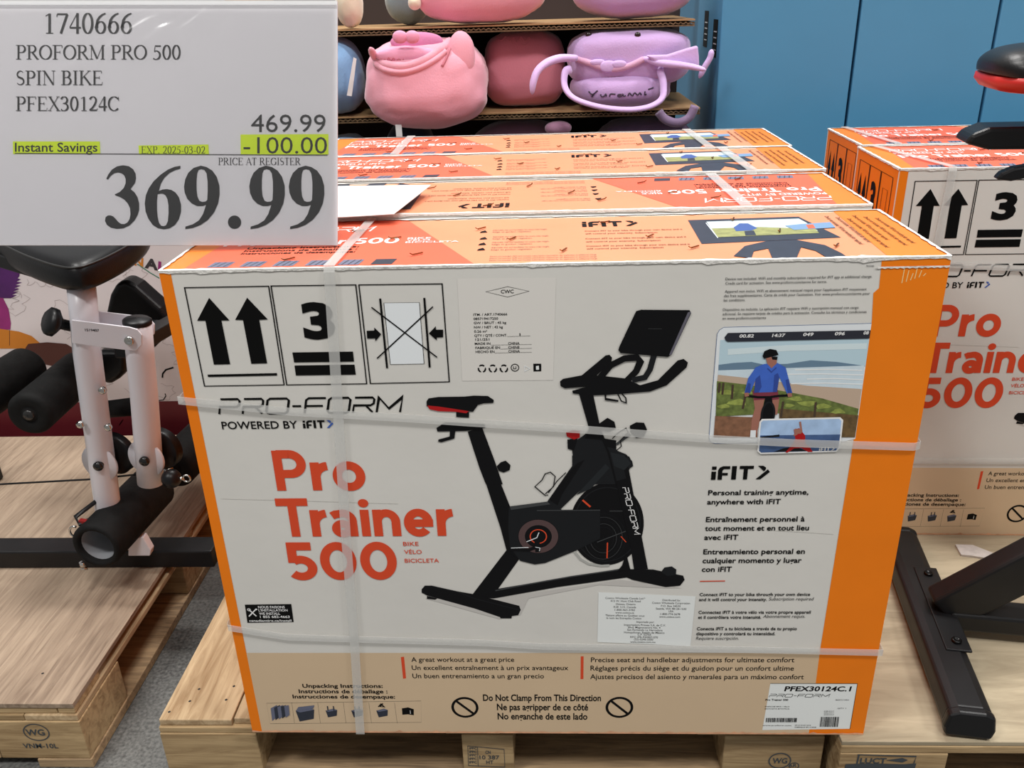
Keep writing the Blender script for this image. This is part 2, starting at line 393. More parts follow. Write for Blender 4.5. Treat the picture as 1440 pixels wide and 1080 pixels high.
def handling_symbols(art, z, dark=black):
    art.to(z)
    for fr in ([(130, 145), (517, 138), (588, 592), (222, 598)], [(528, 137), (918, 132), (968, 587), (600, 592)], [(932, 132), (1315, 127), (1348, 578), (985, 586)]):
        art.stroke(fr, .0016, dark, 2, closed=True)
    art.poly([(243, 192), (337, 296), (300, 296), (340, 497), (265, 499), (226, 297), (188, 297)], dark, 2)
    art.poly([(418, 191), (513, 291), (474, 293), (510, 493), (437, 495), (399, 294), (363, 293)], dark, 2)
    art.poly([(236, 545), (555, 538), (556, 549), (238, 556)], dark, 2)
    art.text('3', 682, 374, 828, 170, dark, .045)
    art.poly([(626, 443), (905, 439), (910, 485), (634, 489)], dark, 2); art.poly([(636, 503), (912, 499), (918, 545), (642, 549)], dark, 2)
    art.poly([(1047, 215), (1210, 213), (1232, 495), (1077, 498)], pale, 1)
    art.stroke([(1047, 215), (1210, 213), (1232, 495), (1077, 498)], .0006, dark, 2, closed=True)
    art.stroke([(1030, 195), (1062, 515)], .0030, dark, 3); art.stroke([(1233, 192), (1258, 512)], .0030, dark, 3)
    art.stroke([(990, 235), (1292, 465)], .0019, dark, 4); art.stroke([(1273, 232), (1016, 470)], .0019, dark, 4)
    art.poly([(968, 343), (1003, 342), (1003, 328), (1035, 359), (1008, 392), (1007, 378), (970, 379)], dark, 3)
    art.poly([(1320, 338), (1320, 373), (1290, 374), (1291, 388), (1254, 355), (1286, 322), (1287, 338)], dark, 3)

def bike_picture(art):
    A = zm(600, 380, 3.6); B = zm(580, 640, 3.4286)
    art.to(B)
    # soft printed shadow under the machine
    art.poly([(60, 690), (420, 790), (520, 770), (560, 690), (900, 625), (1200, 640), (1300, 640), (1000, 600), (400, 690)], mat('printed_soft_grey', rgb(168, 165, 161, KF), .5), 1)
    art.poly([(290, 670), (455, 455), (515, 500), (405, 655), (350, 690)], ink, 3)
    art.poly([(345, 685), (400, 645), (520, 625), (1010, 545), (1060, 560), (1060, 585), (700, 635), (390, 690)], ink, 3)
    art.stroke([(400, 652), (520, 628), (760, 585), (1000, 550)], .0022, ink3, 4)
    art.poly([(45, 645), (60, 628), (95, 628), (215, 655), (290, 668), (515, 725), (522, 745), (510, 770), (430, 782), (300, 738), (70, 675), (45, 662)], ink, 4)
    art.stroke([(95, 630), (215, 657), (300, 690), (515, 745)], .0015, ink2, 5)
    art.poly([(70, 678), (120, 690), (110, 696), (70, 692)], ink, 3); art.poly([(420, 775), (480, 770), (478, 786), (425, 786)], ink, 3)
    art.poly([(990, 570), (1030, 548), (1160, 550), (1305, 580), (1312, 600), (1290, 628), (1220, 635), (1060, 600)], ink, 4)
    art.poly([(1198, 562), (1215, 540), (1250, 535), (1272, 550), (1270, 575), (1230, 582)], ink2, 5)
    # flywheel
    c = art.uv(937, 336); ru = art.uv(1115, 336)[0]-c[0]; rv = art.uv(937, 134)[1]-c[1]
    art.circle(c, ru, ink, 3, rv=rv, n=56); art.circle(c, ru*.9, ink2, 4, ring=.002, rv=rv*.9, n=56)
    for k in range(5): art.circle(art.uv(920, 400), ru*(.28+.08*k), ink3 if k % 2 else ink2, 5, ring=.0007, rv=rv*(.28+.08*k), n=40)
    art.stroke([(780, 462), (810, 500), (850, 523), (910, 532), (950, 530)], .004, mat('printed_silver', rgb(150, 150, 146, KF), .5), 5)
    art.stroke([(820, 215), (858, 248)], .003, red_t, 6); art.stroke([(890, 418), (1028, 365)], .0016, ink3, 6); art.stroke([(940, 420), (938, 495)], .002, red_t, 6)
    art.stroke([(950, 268), (1030, 268)], .0014, ink3, 6); art.stroke([(1005, 390), (1030, 418)], .0014, red_t, 6)
    # fork
    art.poly([(945, 0), (1030, 0), (1135, 548), (1068, 548), (1050, 430), (965, 60)], ink, 7)
    art.poly([(1030, 470), (1050, 548), (985, 560), (1010, 530)], ink, 7)
    p0 = art.uv(1012, 155); p1 = art.uv(1070, 382); an = math.atan2(p1[1]-p0[1], p1[0]-p0[0]); Ln = math.dist(p0, p1)
    tech(art, 'PRO-FORM', p0[0], p0[1], Ln, .0085, white_p, .0013, 9, .2, an)
    # chain guard and seat tube
    art.poly([(310, 0), (375, 0), (388, 40), (470, 245), (515, 500), (455, 462), (425, 350), (330, 60)], ink, 6)
    art.poly([(465, 250), (660, 222), (720, 262), (905, 260), (905, 400), (785, 460), (640, 518), (590, 525), (520, 508), (470, 440), (462, 350)], ink2, 7)
    art.poly([(470, 245), (650, 222), (665, 235), (475, 262)], ink3, 8); art.stroke([(600, 265), (905, 263)], .0015, ink3, 8)
    cc = art.uv(607, 390); r0 = art.uv(705, 390)[0]-cc[0]
    art.circle(cc, r0, ink, 8); art.circle(cc, r0*.82, mat('printed_brown_ring', rgb(70, 52, 52, KF), .5), 9, ring=.010); art.circle(cc, r0*.4, red_t, 9, ring=.0018)
    art.circle(cc, r0*.32, ink, 10); art.stroke([(470, 452), (560, 455), (600, 440)], .006, ink, 11); art.stroke([(475, 445), (560, 442)], .0012, pale, 12)
    art.stroke([(598, 385), (605, 465)], .008, ink, 11); art.stroke([(550, 415), (600, 395), (610, 370)], .0014, pale, 12); art.stroke([(592, 440), (615, 445), (612, 460)], .001, pale, 12)
    # upper body
    art.poly([(770, 0), (1000, 0), (1030, 110), (960, 130), (850, 130), (770, 205), (715, 258), (650, 222), (770, 50)], ink2, 7)
    art.poly([(1020, 0), (1045, 5), (1062, 40), (1035, 85), (1015, 80)], ink2, 6)
    art.poly([(790, 190), (930, 40), (950, 60), (860, 160)], mat('printed_slate', (.022, .025, .028, 1), .5, spec=.12), 8)
    art.poly([(660, 215), (730, 110), (790, 40), (830, 20), (720, 190), (700, 240)], ink, 8)
    art.stroke([(655, 190), (640, 192), (590, 150), (625, 118), (640, 88), (665, 80), (688, 100), (680, 150), (640, 185)], .0016, ink, 8)
    art.stroke([(655, 180), (700, 120), (740, 82)], .0015, ink, 8)
    art.to(A)
    art.poly([(690, 1082), (745, 980), (735, 900), (745, 870), (800, 830), (830, 800), (880, 820), (900, 850), (960, 880), (960, 910), (1010, 930), (1040, 965), (1045, 990), (1000, 1020), (1020, 1082)], ink2, 6)
    art.poly([(930, 920), (1000, 935), (1035, 975), (1000, 1010), (950, 990)], mat('printed_slate', (.022, .025, .028, 1), .5, spec=.12), 7)
    art.stroke([(880, 830), (920, 920), (960, 1080)], .003, ink, 8)
    art.poly([(705, 820), (740, 808), (775, 812), (775, 845), (745, 855), (710, 840)], red_b, 8); art.poly([(712, 855), (765, 850), (745, 912), (714, 902)], ink, 7)
    art.poly([(770, 620), (840, 615), (880, 800), (905, 860), (800, 850), (822, 800)], ink, 7)
    art.poly([(872, 775), (915, 745), (950, 765), (958, 800), (920, 815), (880, 805)], ink, 8)
    art.poly([(1028, 785), (1060, 768), (1100, 770), (1115, 805), (1100, 840), (1060, 848), (1032, 820)], ink, 8)
    art.stroke([(960, 880), (1000, 850), (1030, 830)], .004, ink3, 7); art.stroke([(940, 850), (970, 820), (1010, 797), (1020, 820), (980, 860), (985, 890), (960, 910)], .0014, ink, 8)
    art.poly([(900, 850), (960, 860), (955, 900), (905, 890)], ink, 7)
    # seat and post
    art.poly([(0, 662), (10, 647), (60, 640), (190, 638), (240, 633), (310, 635), (340, 655), (338, 670), (290, 672), (260, 680), (235, 715), (205, 712), (150, 702), (0, 688)], ink, 6)
    art.poly([(4, 683), (60, 688), (140, 700), (215, 712), (200, 722), (150, 715), (60, 712), (14, 702)], red_b, 7)
    art.poly([(150, 714), (215, 716), (215, 745), (150, 741)], ink, 6); art.poly([(50, 797), (95, 768), (295, 778), (298, 795), (200, 812), (55, 815)], ink, 6)
    art.poly([(118, 808), (146, 808), (141, 850), (75, 869), (58, 866), (60, 855), (117, 840)], ink, 6)
    art.poly([(208, 815), (280, 792), (345, 965), (385, 1082), (300, 1082), (268, 1000)], ink, 6)
    art.poly([(355, 990), (375, 970), (400, 962), (425, 985), (420, 1010), (390, 1022), (365, 1014)], ink, 6)
    # bars and tablet
    art.poly([(675, 560), (690, 548), (785, 530), (905, 430), (925, 426), (938, 440), (935, 465), (860, 530), (1000, 545), (1080, 580), (1170, 555), (1270, 455), (1300, 447), (1322, 465), (1315, 490), (1215, 580), (1130, 612), (1010, 622), (930, 628), (840, 632), (740, 622), (737, 608), (810, 588), (700, 596), (678, 585)], ink, 8)
    art.stroke([(875, 545), (930, 480), (1000, 445), (1065, 440), (1082, 460), (1060, 510), (1010, 560)], .0095, ink, 9)
    art.stroke([(1150, 430), (1130, 500), (1105, 540), (1040, 555)], .0085, ink2, 9)
    art.poly([(975, 385), (1060, 205), (1085, 198), (1330, 200), (1338, 215), (1240, 425), (1220, 437), (980, 417), (970, 402)], ink, 10)
    art.poly([(1338, 208), (1240, 425), (1226, 428), (1322, 210)], mat('printed_tablet_edge', rgb(84, 82, 92, KF), .5), 11); art.stroke([(1120, 294), (1190, 295)], .0005, ink3, 11)
    art.stroke([(905, 628), (905, 650), (970, 660)], .003, ink, 8); art.stroke([(965, 620), (985, 660), (1010, 670), (1008, 645), (985, 620)], .0018, ink, 8)

def tablet_picture(art):
    art.to(zm(940, 360, 3.6))
    art.poly([(246, 395), (258, 372), (280, 358), (1028, 338), (945, 925), (880, 940), (232, 948), (210, 940), (205, 920)], mat('printed_tablet_frame', rgb(196, 200, 203, KF), .4), 1)
    art.stroke([(1028, 340), (280, 360), (258, 374), (246, 395), (205, 920), (212, 940), (234, 948), (450, 945)], .0007, deep, 2)
    art.poly([(262, 425), (1021, 380), (996, 560), (253, 560)], sky_p, 2)
    art.poly([(300, 470), (600, 450), (1005, 440), (1002, 470), (600, 480), (300, 500)], mat('photo_pale_cloud', rgb(182, 196, 200, KF), .5), 3)
    art.poly([(253, 550), (330, 540), (420, 535), (480, 548), (600, 545), (720, 527), (850, 535), (970, 552), (995, 556), (252, 590)], hill_p, 3)
    art.poly([(252, 578), (990, 553), (978, 680), (600, 660), (250, 610)], sea_p, 4)
    art.poly([(250, 600), (480, 625), (700, 655), (977, 672), (963, 775), (640, 705), (245, 650)], beach_p, 5)
    art.poly([(245, 632), (400, 650), (620, 690), (780, 720), (962, 772), (955, 820), (640, 790), (238, 812)], grass_p, 6)
    art.poly([(560, 770), (960, 805), (943, 916), (560, 916)], scrub_p, 7); art.poly([(236, 808), (450, 815), (450, 916), (228, 916)], dirt_p, 7)
    for a, b in (((325, 650), (320, 722)), ((278, 640), (272, 700)), ((258, 640), (254, 690)), ((745, 738), (738, 812)), ((580, 735), (568, 815)), ((390, 700), (375, 772))):
        art.stroke([a, b], .0032, mat('photo_post', rgb(60, 46, 34, KF), .5), 8)
    art.poly([(425, 688), (552, 680), (560, 725), (550, 800), (522, 805), (515, 725), (485, 722), (470, 800), (445, 905), (415, 910), (420, 830), (436, 770)], skin_p, 9)
    art.poly([(425, 680), (552, 676), (558, 722), (515, 728), (485, 724), (432, 728)], maroon, 10)
    art.poly([(440, 562), (482, 545), (552, 540), (592, 562), (625, 690), (600, 697), (583, 660), (560, 610), (548, 686), (432, 690), (440, 625), (412, 692), (384, 690), (402, 618)], jersey, 11)
    art.poly([(490, 508), (550, 508), (546, 542), (520, 566), (500, 545)], skin_p, 12)
    art.poly([(475, 505), (484, 480), (512, 468), (545, 474), (556, 498), (520, 508), (482, 518)], ink, 13); art.poly([(520, 508), (552, 508), (548, 524), (525, 522)], ink, 13)
    art.stroke([(400, 705), (450, 712), (510, 712), (560, 705), (622, 702)], .0035, ink, 13); art.poly([(490, 710), (522, 708), (535, 830), (460, 830), (475, 780)], ink, 12)
    art.poly([(415, 880), (442, 880), (440, 916), (412, 916)], pale, 10)
    foam_p = mat('photo_foam', rgb(205, 212, 216, KF), .5); jer2 = mat('photo_jersey_shade', rgb(36, 60, 132, KF), .5); lime_p = mat('photo_grass_light', rgb(128, 138, 66, KF), .6, var=.4, vscale=140)
    for a_, b_, y_ in ((640, 980, 575), (560, 985, 598), (700, 984, 622), (620, 982, 645)): art.stroke([(a_, y_), ((a_+b_)/2, y_-3), (b_, y_+3)], .0016, foam_p, 5)
    for (gx, gy, gr) in ((290, 690, 26), (350, 740, 34), (280, 760, 22), (400, 690, 20), (640, 720, 26), (700, 745, 30), (780, 760, 26), (860, 785, 24), (610, 755, 18)):
        art.poly([(gx+gr*1.5*math.cos(k*.7)*(1+.25*math.sin(k*2.3+gx)), gy+gr*.5*math.sin(k*.7)*(1+.25*math.cos(k*1.9+gy))) for k in range(9)], lime_p, 7)
    art.poly([(440, 620), (462, 600), (470, 660), (455, 688), (432, 690)], jer2, 12); art.poly([(535, 600), (552, 590), (560, 612), (548, 686), (528, 687)], jer2, 12)
    art.poly([(402, 640), (416, 645), (412, 690), (386, 690)], jer2, 12); art.poly([(592, 625), (608, 620), (622, 688), (604, 695)], jer2, 12); art.stroke([(500, 566), (520, 585), (545, 562)], .0016, jer2, 13)
    for hx, hy in ((394, 698), (612, 700)): art.poly([(hx-12, hy-8), (hx+10, hy-9), (hx+13, hy+8), (hx-8, hy+12)], skin_p, 14)
    art.circle(art.uv(502, 800), .009, ink2, 13, ring=.003, rv=.02, n=24)
    # metric bar
    art.poly([(283, 410), (300, 388), (1022, 374), (1016, 416), (300, 433), (288, 426)], mat('photo_bar', (.02, .022, .035, 1), .5), 8)
    for t, x0, y, x1 in (('00.82', 358, 411, 430), ('14:37', 522, 408, 590), ('049', 680, 403, 732), ('096', 840, 399, 890), ('08', 985, 395, 1012)):
        art.text(t, x0, y, x1, 17, white_p, .03, 10, .15)
    # inset picture card
    art.poly([(459, 838), (472, 822), (868, 813), (883, 828), (868, 965), (850, 988), (465, 999), (449, 985)], mat('photo_card_border', rgb(215, 218, 222, KF), .4), 14)
    art.poly([(468, 838), (478, 830), (862, 821), (874, 832), (866, 905), (460, 915)], cloud_p, 15)
    art.poly([(464, 905), (868, 900), (858, 965), (845, 981), (468, 992), (457, 983)], deep, 16)
    art.poly([(462, 912), (560, 900), (560, 912), (464, 918)], ink2, 17); art.poly([(530, 988), (580, 970), (640, 960), (700, 984)], ink2, 17)
    art.poly([(632, 875), (660, 868), (690, 905), (690, 945), (715, 965), (728, 988), (705, 988), (670, 968), (635, 970), (600, 992), (590, 990), (630, 945), (640, 920)], red_b, 18)
    art.poly([(632, 880), (640, 870), (672, 872), (670, 895), (640, 898)], skin_p, 19); art.stroke([(672, 890), (664, 835)], .0028, skin_p, 19); art.stroke([(632, 905), (650, 895)], .0028, skin_p, 19)
    u, v = art.uv(758, 982); u1 = art.uv(838, 982)[0]; ifit(art, u, v, u1-u, .0058, white_p, white_p, 19)

def make_carton():
    root = thing('bike_carton', '', 'carton')
    t = .006
    m = MB(); m.box(.0, W, 0, t, 0, H); front = m.build('front_panel', white_card, root)
    m = MB(); m.box(.0, W, D-t, D, 0, H); m.build('back_panel', white_card, root)
    m = MB(); m.box(0, t, t, D-t, 0, H); lend = m.build('end_panel', orange_f, root)
    m = MB(); m.box(W-t, W, t, D-t, 0, H); rend = m.build('end_panel', orange_f, root)
    m = MB(); m.box(t, W-t, t, D-t, 0, t); m.build('bottom_panel', kraft, root)
    m = MB(); m.box(t, W-t, t, D-t, H-t, H); top = m.build('top_panel', peach, root)
    # --- colour fields of the front
    a = Art(F1)
    a.poly([(0, 0), (.0, H), (.0165, H), (.0175, 0)], orange_f, 0, uv=True); a.build('orange_stripe', fr_front, front); a = Art(F1)
    q = [F1(x, y) for x, y in ((1240, 364), (1236, 405), (1228, 412), (1226, 450), (1197, 640), (1153, 915), (1147, 960), (1137, 1033))]
    q[0] = (q[0][0], H); q[-1] = (q[-1][0], 0)
    a.poly([(W, 0), (W, H)]+q, orange_f, 0, uv=True); a.build('orange_stripe', fr_front, front); a = Art(F1)
    yb = F1(353, 918)[1]
    a.poly([(.0175, 0), (q[-1][0], 0), (F1(1147, 960)[0], F1(1147, 960)[1]), (F1(1153, 915)[0], yb), (.0172, yb)], sand, 0, uv=True)
    a.build('sand_band', fr_front, front)
    # --- handling symbols
    Z1 = zm(220, 360, 3.2727)
    a = Art(F1); handling_symbols(a, Z1); a.build('handling_symbols', fr_front, front)
    # --- logo
    a = Art(F1, Z1); u, v = a.uv(290, 727); u1 = a.uv(1134, 727)[0]
    tech(a, 'PRO-FORM', u, v, u1-u, .0245, black, .0032, 2, .22)
    a.text('POWERED BY', 304, 796, 652, 35, black, .012)
    u, v = a.uv(675, 792); u1 = a.uv(818, 792)[0]; ifit(a, u, v, u1-u, .013, black, blue_p)
    a.build('maker_logo', fr_front, front)
    # --- product name
    a = Art(F1, zm(300, 620, 3.6))
    geo_px(a, 'Pro', 325, 251, 778, 203, red_t); geo_px(a, 'Trainer', 342, 484, 1222, 192, red_t); geo_px(a, '500', 388, 700, 938, 184, red_t)
    a.text('BIKE', 962, 530, 1040, 20, red_t, .006); a.text('VÉLO', 967, 571, 1056, 20, red_t, .006); a.text('BICICLETA', 970, 615, 1143, 20, red_t, .006)
    a.build('product_name', fr_front, front)
    # --- installation sticker
    a = Art(F1, zm(300, 620, 3.6)); a.poly([(160, 828), (395, 825), (407, 916), (173, 920)], black, 1)
    for s_, x0, y, x1, h in (('NOUS FAISONS', 228, 846, 363, 12), ("L'INSTALLATION", 230, 862, 377, 12), ('WE INSTALL', 233, 879, 340, 12), ('1 855 682-4663', 238, 895, 388, 12), ('canadiantire.ca/install', 183, 914, 397, 11)):
        a.text(s_, x0, y, x1, h, white_p, .02)
    a.stroke([(180, 852), (219, 886)], .0022, white_p, 3); a.stroke([(217, 850), (181, 887)], .0022, white_p, 3)
    a.circle(a.uv(181, 853), .0026, white_p, 3, ring=.001, n=12); a.circle(a.uv(218, 851), .0018, white_p, 3, n=10)
    a.build('black_service_sticker', fr_front, front)
    # --- shipping data
    a = Art(F1, zm(600, 380, 3.6))
    a.poly([(155, 42), (655, 38), (640, 556), (180, 560)], mat('label_paper', rgb(190, 187, 182, KF), .45), 0)
    a.stroke([(300, 108), (410, 82), (518, 105), (410, 135)], .0005, black, 2, closed=True); a.text('CWC', 376, 116, 441, 18, black, .012)
    for s_, x0, y, x1 in (('ITM. / ART.1740666', 237, 230, 408), ('085719417250', 238, 251, 362), ('GW / BRUT : 45 kg', 239, 272, 403), ('NW / NET : 42 kg', 240, 294, 386), ('0.26 m³', 241, 315, 306), ('QTY / QTÉ / CONT.', 242, 336, 408), ('1', 470, 330, 475), ('121/251', 247, 356, 318), ('MADE IN', 244, 377, 323), ('FABRIQUÉ EN', 247, 398, 372), ('HECHO EN', 248, 418, 344), ('CHINA', 413, 375, 470), ('CHINE', 413, 395, 470), ('CHINA', 414, 415, 472)):
        a.text(s_, x0, y, x1, 12, black, .012)
    for y, x0, x1 in ((335, 410, 525), (378, 325, 532), (398, 374, 532), (418, 345, 532)): a.stroke([(x0, y), (x1, y-4)], .0004, grey_txt, 2)
    for x in (280, 335, 391):
        c = a.uv(x, 497)
        for k in range(3):
            an = math.pi/2+k*2*math.pi/3; p = [Vector((c[0]+.0052*math.cos(an+d_), c[1]+.0055*math.sin(an+d_))) for d_ in (-.75, -.2, .35, .8)]
            a.sline(p, [.0022, .0022, .0022, .001], black, 2)
    a.circle(a.uv(447, 492), .0055, black, 2, ring=.0012, n=20); a.stroke([(440, 485), (440, 498), (452, 498), (452, 485)], .0009, black, 2)
    a.poly([(540, 472), (580, 472), (580, 510), (541, 511)], black, 2); a.poly([(553, 484), (568, 482), (569, 502), (554, 503)], stick, 3)
    c = a.uv(505, 497); a.circle(c, .005, pale, 2, ring=.0008, n=3)
    a.build('shipping_data', fr_front, front)
    # --- bike artwork, tablet picture
    a = Art(F1); bike_picture(a); a.build('bike_picture', fr_front, front, step=.0001)
    a = Art(F1); tablet_picture(a); a.build('tablet_picture', fr_front, front, step=.0001)
    # --- terms
    a = Art(F1, zm(940, 360, 3.6))
    for s_, x0, y, x1 in (('Device not included. WiFi and monthly subscription required for iFIT app at additional charge.', 288, 122, 1028), ('Credit card for activation. See www.proform.com/terms for terms.', 288, 144, 800),
            ("Appareil non inclus. WiFi et abonnement mensuel requis pour l'application iFIT moyennant", 285, 185, 1000), ("des frais supplémentaires. Carte de crédit pour l'activation. Voir www.proform.com/terms pour", 281, 207, 1017), ('les conditions.', 279, 229, 388),
            ('Dispositivo no incluido. La aplicación iFIT requiere WiFi y suscripción mensual con cargo', 275, 277, 960), ('adicional. Se requiere tarjeta de crédito para la activación. Consulte los términos y condiciones', 274, 299, 1000), ('en www.proform.com/terms', 273, 321, 493)):
        a.text(s_, x0, y, x1, 13, grey_txt, .004)
    a.text('90246', 1000, 54, 1040, 8, grey_txt)
    a.build('terms_text', fr_front, front)
    # --- app copy
    a = Art(F1, zm(940, 640, 3.8563)); u, v = a.uv(226, 133); u1 = a.uv(546, 133)[0]; ifit(a, u, v, u1-u, .0235, black, black)
    for s_, x0, y, x1 in (('Personal training anytime,', 214, 216, 758), ('anywhere with iFIT', 209, 266, 607), ('Entraînement personnel à', 202, 361, 737), ('tout moment et en tout lieu', 197, 409, 760), ('avec iFIT', 193, 458, 377), ('Entrenamiento personal en', 188, 536, 738), ('cualquier momento y lugar', 184, 584, 720), ('con iFIT', 180, 631, 342)):
        if s_[:3] in ('Per', 'Ent'): a.build('app_text', fr_front, front); a = Art(F1, zm(940, 640, 3.8563))
        a.text(s_, x0, y, x1, 28, black, .02)
    a.stroke([(170, 683), (307, 681)], .0018, red_t)
    for s_, x0, y, x1, b_ in (('Connect iFIT to your bike through your own device', 168, 763, 767, .018), ('and it will control your intensity.', 165, 790, 533, .018), ('Subscription required', 543, 787, 787, 0), ('Connectez iFIT à votre vélo via votre propre appareil', 162, 859, 770, .018), ('et il contrôlera votre intensité.', 160, 886, 502, .018), ('Abonnement requis.', 512, 881, 740, 0), ('Conecta iFIT a tu bicicleta a través de tu propio', 153, 948, 695, .018), ('dispositivo y controlará tu intensidad.', 150, 975, 578, .018), ('Requiere suscripción.', 148, 1000, 380, 0)):
        if s_[:4] == 'Conn' or s_[:4] == 'Cone': a.build('app_text', fr_front, front); a = Art(F1, zm(940, 640, 3.8563))
        a.text(s_, x0, y, x1, 17, black if b_ else grey_txt, b_, shear=0 if b_ else .2)
    a.build('app_text', fr_front, front)
    # --- importer sticker
    a = Art(F1, zm(580, 640, 3.4286)); a.poly([(897, 660), (1365, 680), (1340, 920), (892, 900)], stick, 1)
    for s_, x0, x1, y in (('Costco Wholesale Canada Ltd.*', 930, 1122, 692), ('415 W. Hunt Club Road', 955, 1100, 706), ('Ottawa, Ontario', 980, 1075, 721), ('K2E 1C5, Canada', 970, 1078, 735), ('1-800-463-3783', 975, 1072, 749), ('www.costco.ca', 978, 1068, 762), ('*faisant affaire au Québec sous', 930, 1118, 775), ('le nom les Entrepôts Costco', 935, 1103, 788),
            ('Distributed by:', 1205, 1292, 702), ('Costco Wholesale Corporation', 1155, 1338, 715), ('P.O. Box 34535', 1198, 1292, 730), ('Seattle, WA 98124-1535', 1173, 1320, 743), ('USA', 1235, 1258, 756), ('1-800-774-2678', 1195, 1290, 769), ('www.costco.com', 1190, 1290, 782),
            ('Importado por:', 1080, 1165, 807), ('Importadora Primex S.A. de C.V.', 1020, 1220, 821), ('Blvd. Magnocentro No. 4', 1040, 1195, 833), ('San Fernando La Herradura', 1035, 1205, 845), ('Huixquilucan, Estado de México', 1020, 1215, 857), ('C.P. 52765', 1085, 1150, 868), ('RFC: IPR-930907-S70', 1050, 1183, 880), ('(55)-5246-5500', 1068, 1160, 891), ('www.costco.com.mx', 1050, 1172, 903)):
        a.text(s_, x0, y, x1, 9, grey_txt, .004, rot=-.02)
    a.build('importer_sticker', fr_front, front)
    # --- feature band
    a = Art(F1, zm(320, 880, 3.1304)); a.poly([(763, 137), (777, 135), (786, 230), (773, 232)], red_t, 1)
    for s_, x0, y, x1 in (('A great workout at a great price', 810, 157, 1262), ('Un excellent entraînement à un prix avantageux', 812, 193, 1500), ('Un buen entrenamiento a un gran precio', 815, 229, 1393)): a.text(s_, x0, y, x1, 20, black, .006)
    a.build('feature_text', fr_front, front); a = Art(F1, zm(320, 880, 3.1304))
    for s_, x0, y, x1 in (('Unpacking Instructions:', 331, 271, 684), ('Instructions de déballage :', 315, 295, 705), ('Instrucciones de desempaque:', 288, 318, 738)): a.text(s_, x0, y, x1, 17, black, .022)
    a.build('feature_text', fr_front, front); a = Art(F1, zm(760, 880, 3)); a.poly([(170, 128), (182, 128), (181, 224), (169, 224)], red_t, 1)
    for s_, x0, y, x1 in (('Precise seat and handlebar adjustments for ultimate comfort', 213, 152, 1070), ('Réglages précis du siège et du guidon pour un confort ultime', 211, 187, 1068), ('Ajustes precisos del asiento y manerales para un máximo confort', 210, 223, 1110)): a.text(s_, x0, y, x1, 20, black, .006)
    a.build('feature_text', fr_front, front)
    # --- unpacking pictograms
    a = Art(F1, zm(320, 880, 3.1304)); a.stroke([(172, 340), (852, 330), (853, 424), (188, 430)], .0004, grey_txt, 1, closed=True)
    for x in (283, 397, 510, 622, 735): a.stroke([(x, 337), (x+12, 428)], .0004, grey_txt, 1)
    for k in range(5): a.poly([(190+k*15, 362-k*3), (218+k*13, 347-k*0), (222+k*13, 398-k*2), (197+k*15, 418-k*4)], navy if k % 2 else slate, 2+k)
    for dx in (300, 432, 545, 655):
        sc = 1.0 if dx == 300 else .62; y0 = 372
        a.poly([(dx, y0), (dx+55*sc, y0-14*sc), (dx+82*sc, y0-4*sc), (dx+80*sc, y0+36*sc), (dx+18*sc, y0+48*sc)], navy, 2); a.poly([(dx, y0), (dx+55*sc, y0-14*sc), (dx+82*sc, y0-4*sc), (dx+20*sc, y0+8*sc)], slate, 3)
    a.poly([(302, 372), (312, 356), (383, 348), (378, 362)], slate, 4)
    for x in (440, 466, 560, 578): a.stroke([(x, 352), (x+3, 372)], .002, navy, 3)
    a.stroke([(664, 355), (676, 342), (690, 356), (672, 354), (684, 340)], .0018, black, 3)
    a.poly([(768, 362), (795, 358), (820, 366), (820, 392), (795, 388), (770, 390)], black, 2); a.text('i', 804, 385, 807, 16, white_p, .02, 3)
    a.build('unpacking_pictograms', fr_front, front)
    # --- no clamp marks
    a = Art(F1)
    for (cx, cy, rx) in ((320+1045/3.1304, 880+358/3.1304, 54/3.1304), (760+333/3, 880+343/3, 53/3)):
        c = F1(cx, cy); r = F1(cx+rx, cy)[0]-c[0]; a.circle(c, r, black, 2, ring=.0045); a.stroke([(c[0]-r*.72, c[1]+r*.72), (c[0]+r*.72, c[1]-r*.72)], .0045, black, 2, uv=True)
    for s_, x0, y, x1 in (('Do Not Clamp From This Direction', 679.5, 985, 845), ('Ne pas agripper de ce côté', 699, 998, 827), ('No enganche de este lado', 700, 1011, 826)): a.text(s_, x0, y, x1, 9.2, black, .02)
    a.build('no_clamp_mark', fr_front, front)
    # --- shipping label, bottom right
    a = Art(F1, zm(1040, 940, 8)); a.poly([(345, 168), (1322, 172), (1238, 676), (255, 690)], stick, 1)
    a.stroke([(345, 166), (1325, 168), (1240, 676)], .0009, black, 2)
    a.text('PFEX30124C.1', 500, 250, 1255, 55, black, .025, 3, .1); u, v = a.uv(330, 318); u1 = a.uv(1010, 318)[0]; tech(a, 'PRO-FORM', u, v, u1-u, .0068, black, .0008, 3)
    a.text('Pro Trainer 500', 290, 358, 545, 20, black, .02, 3)
    for s_, x0, y, x1 in (('EXERCISE BIKE / VELO', 285, 430, 560), ('BICICLETA ESTATICA', 283, 455, 560), ('QTY 1', 1100, 450, 1195), ('MADE IN CHINA', 1080, 355, 1230), ('FABRIQUE EN CHINE', 620, 662, 860), ('www.proform.com', 258, 642, 580), ('GW 45 KG NW 42 KG', 620, 640, 800)): a.text(s_, x0, y, x1, 11, black, .004, 3)
    rb = random.Random(3)
    for (x0, x1, ya, yb_) in ((298, 648, 552, 600), (912, 1120, 540, 652)):
        x = x0
        while x < x1:
            w_ = rb.choice((3, 4, 6, 9)); a.poly([(x, ya), (x+w_, ya), (x+w_-(yb_-ya)*.12, yb_), (x-(yb_-ya)*.12, yb_)], black, 3); x += w_+rb.choice((3, 4, 6, 8))
    for y in (480, 500, 520): a.text('AIR BIKE 30124 CT', 945, y, 1060, 10, black, .004, 3)
    a.build('shipping_label', fr_front, front)
    # --- top print
    a = Art(T1); E_ = .0
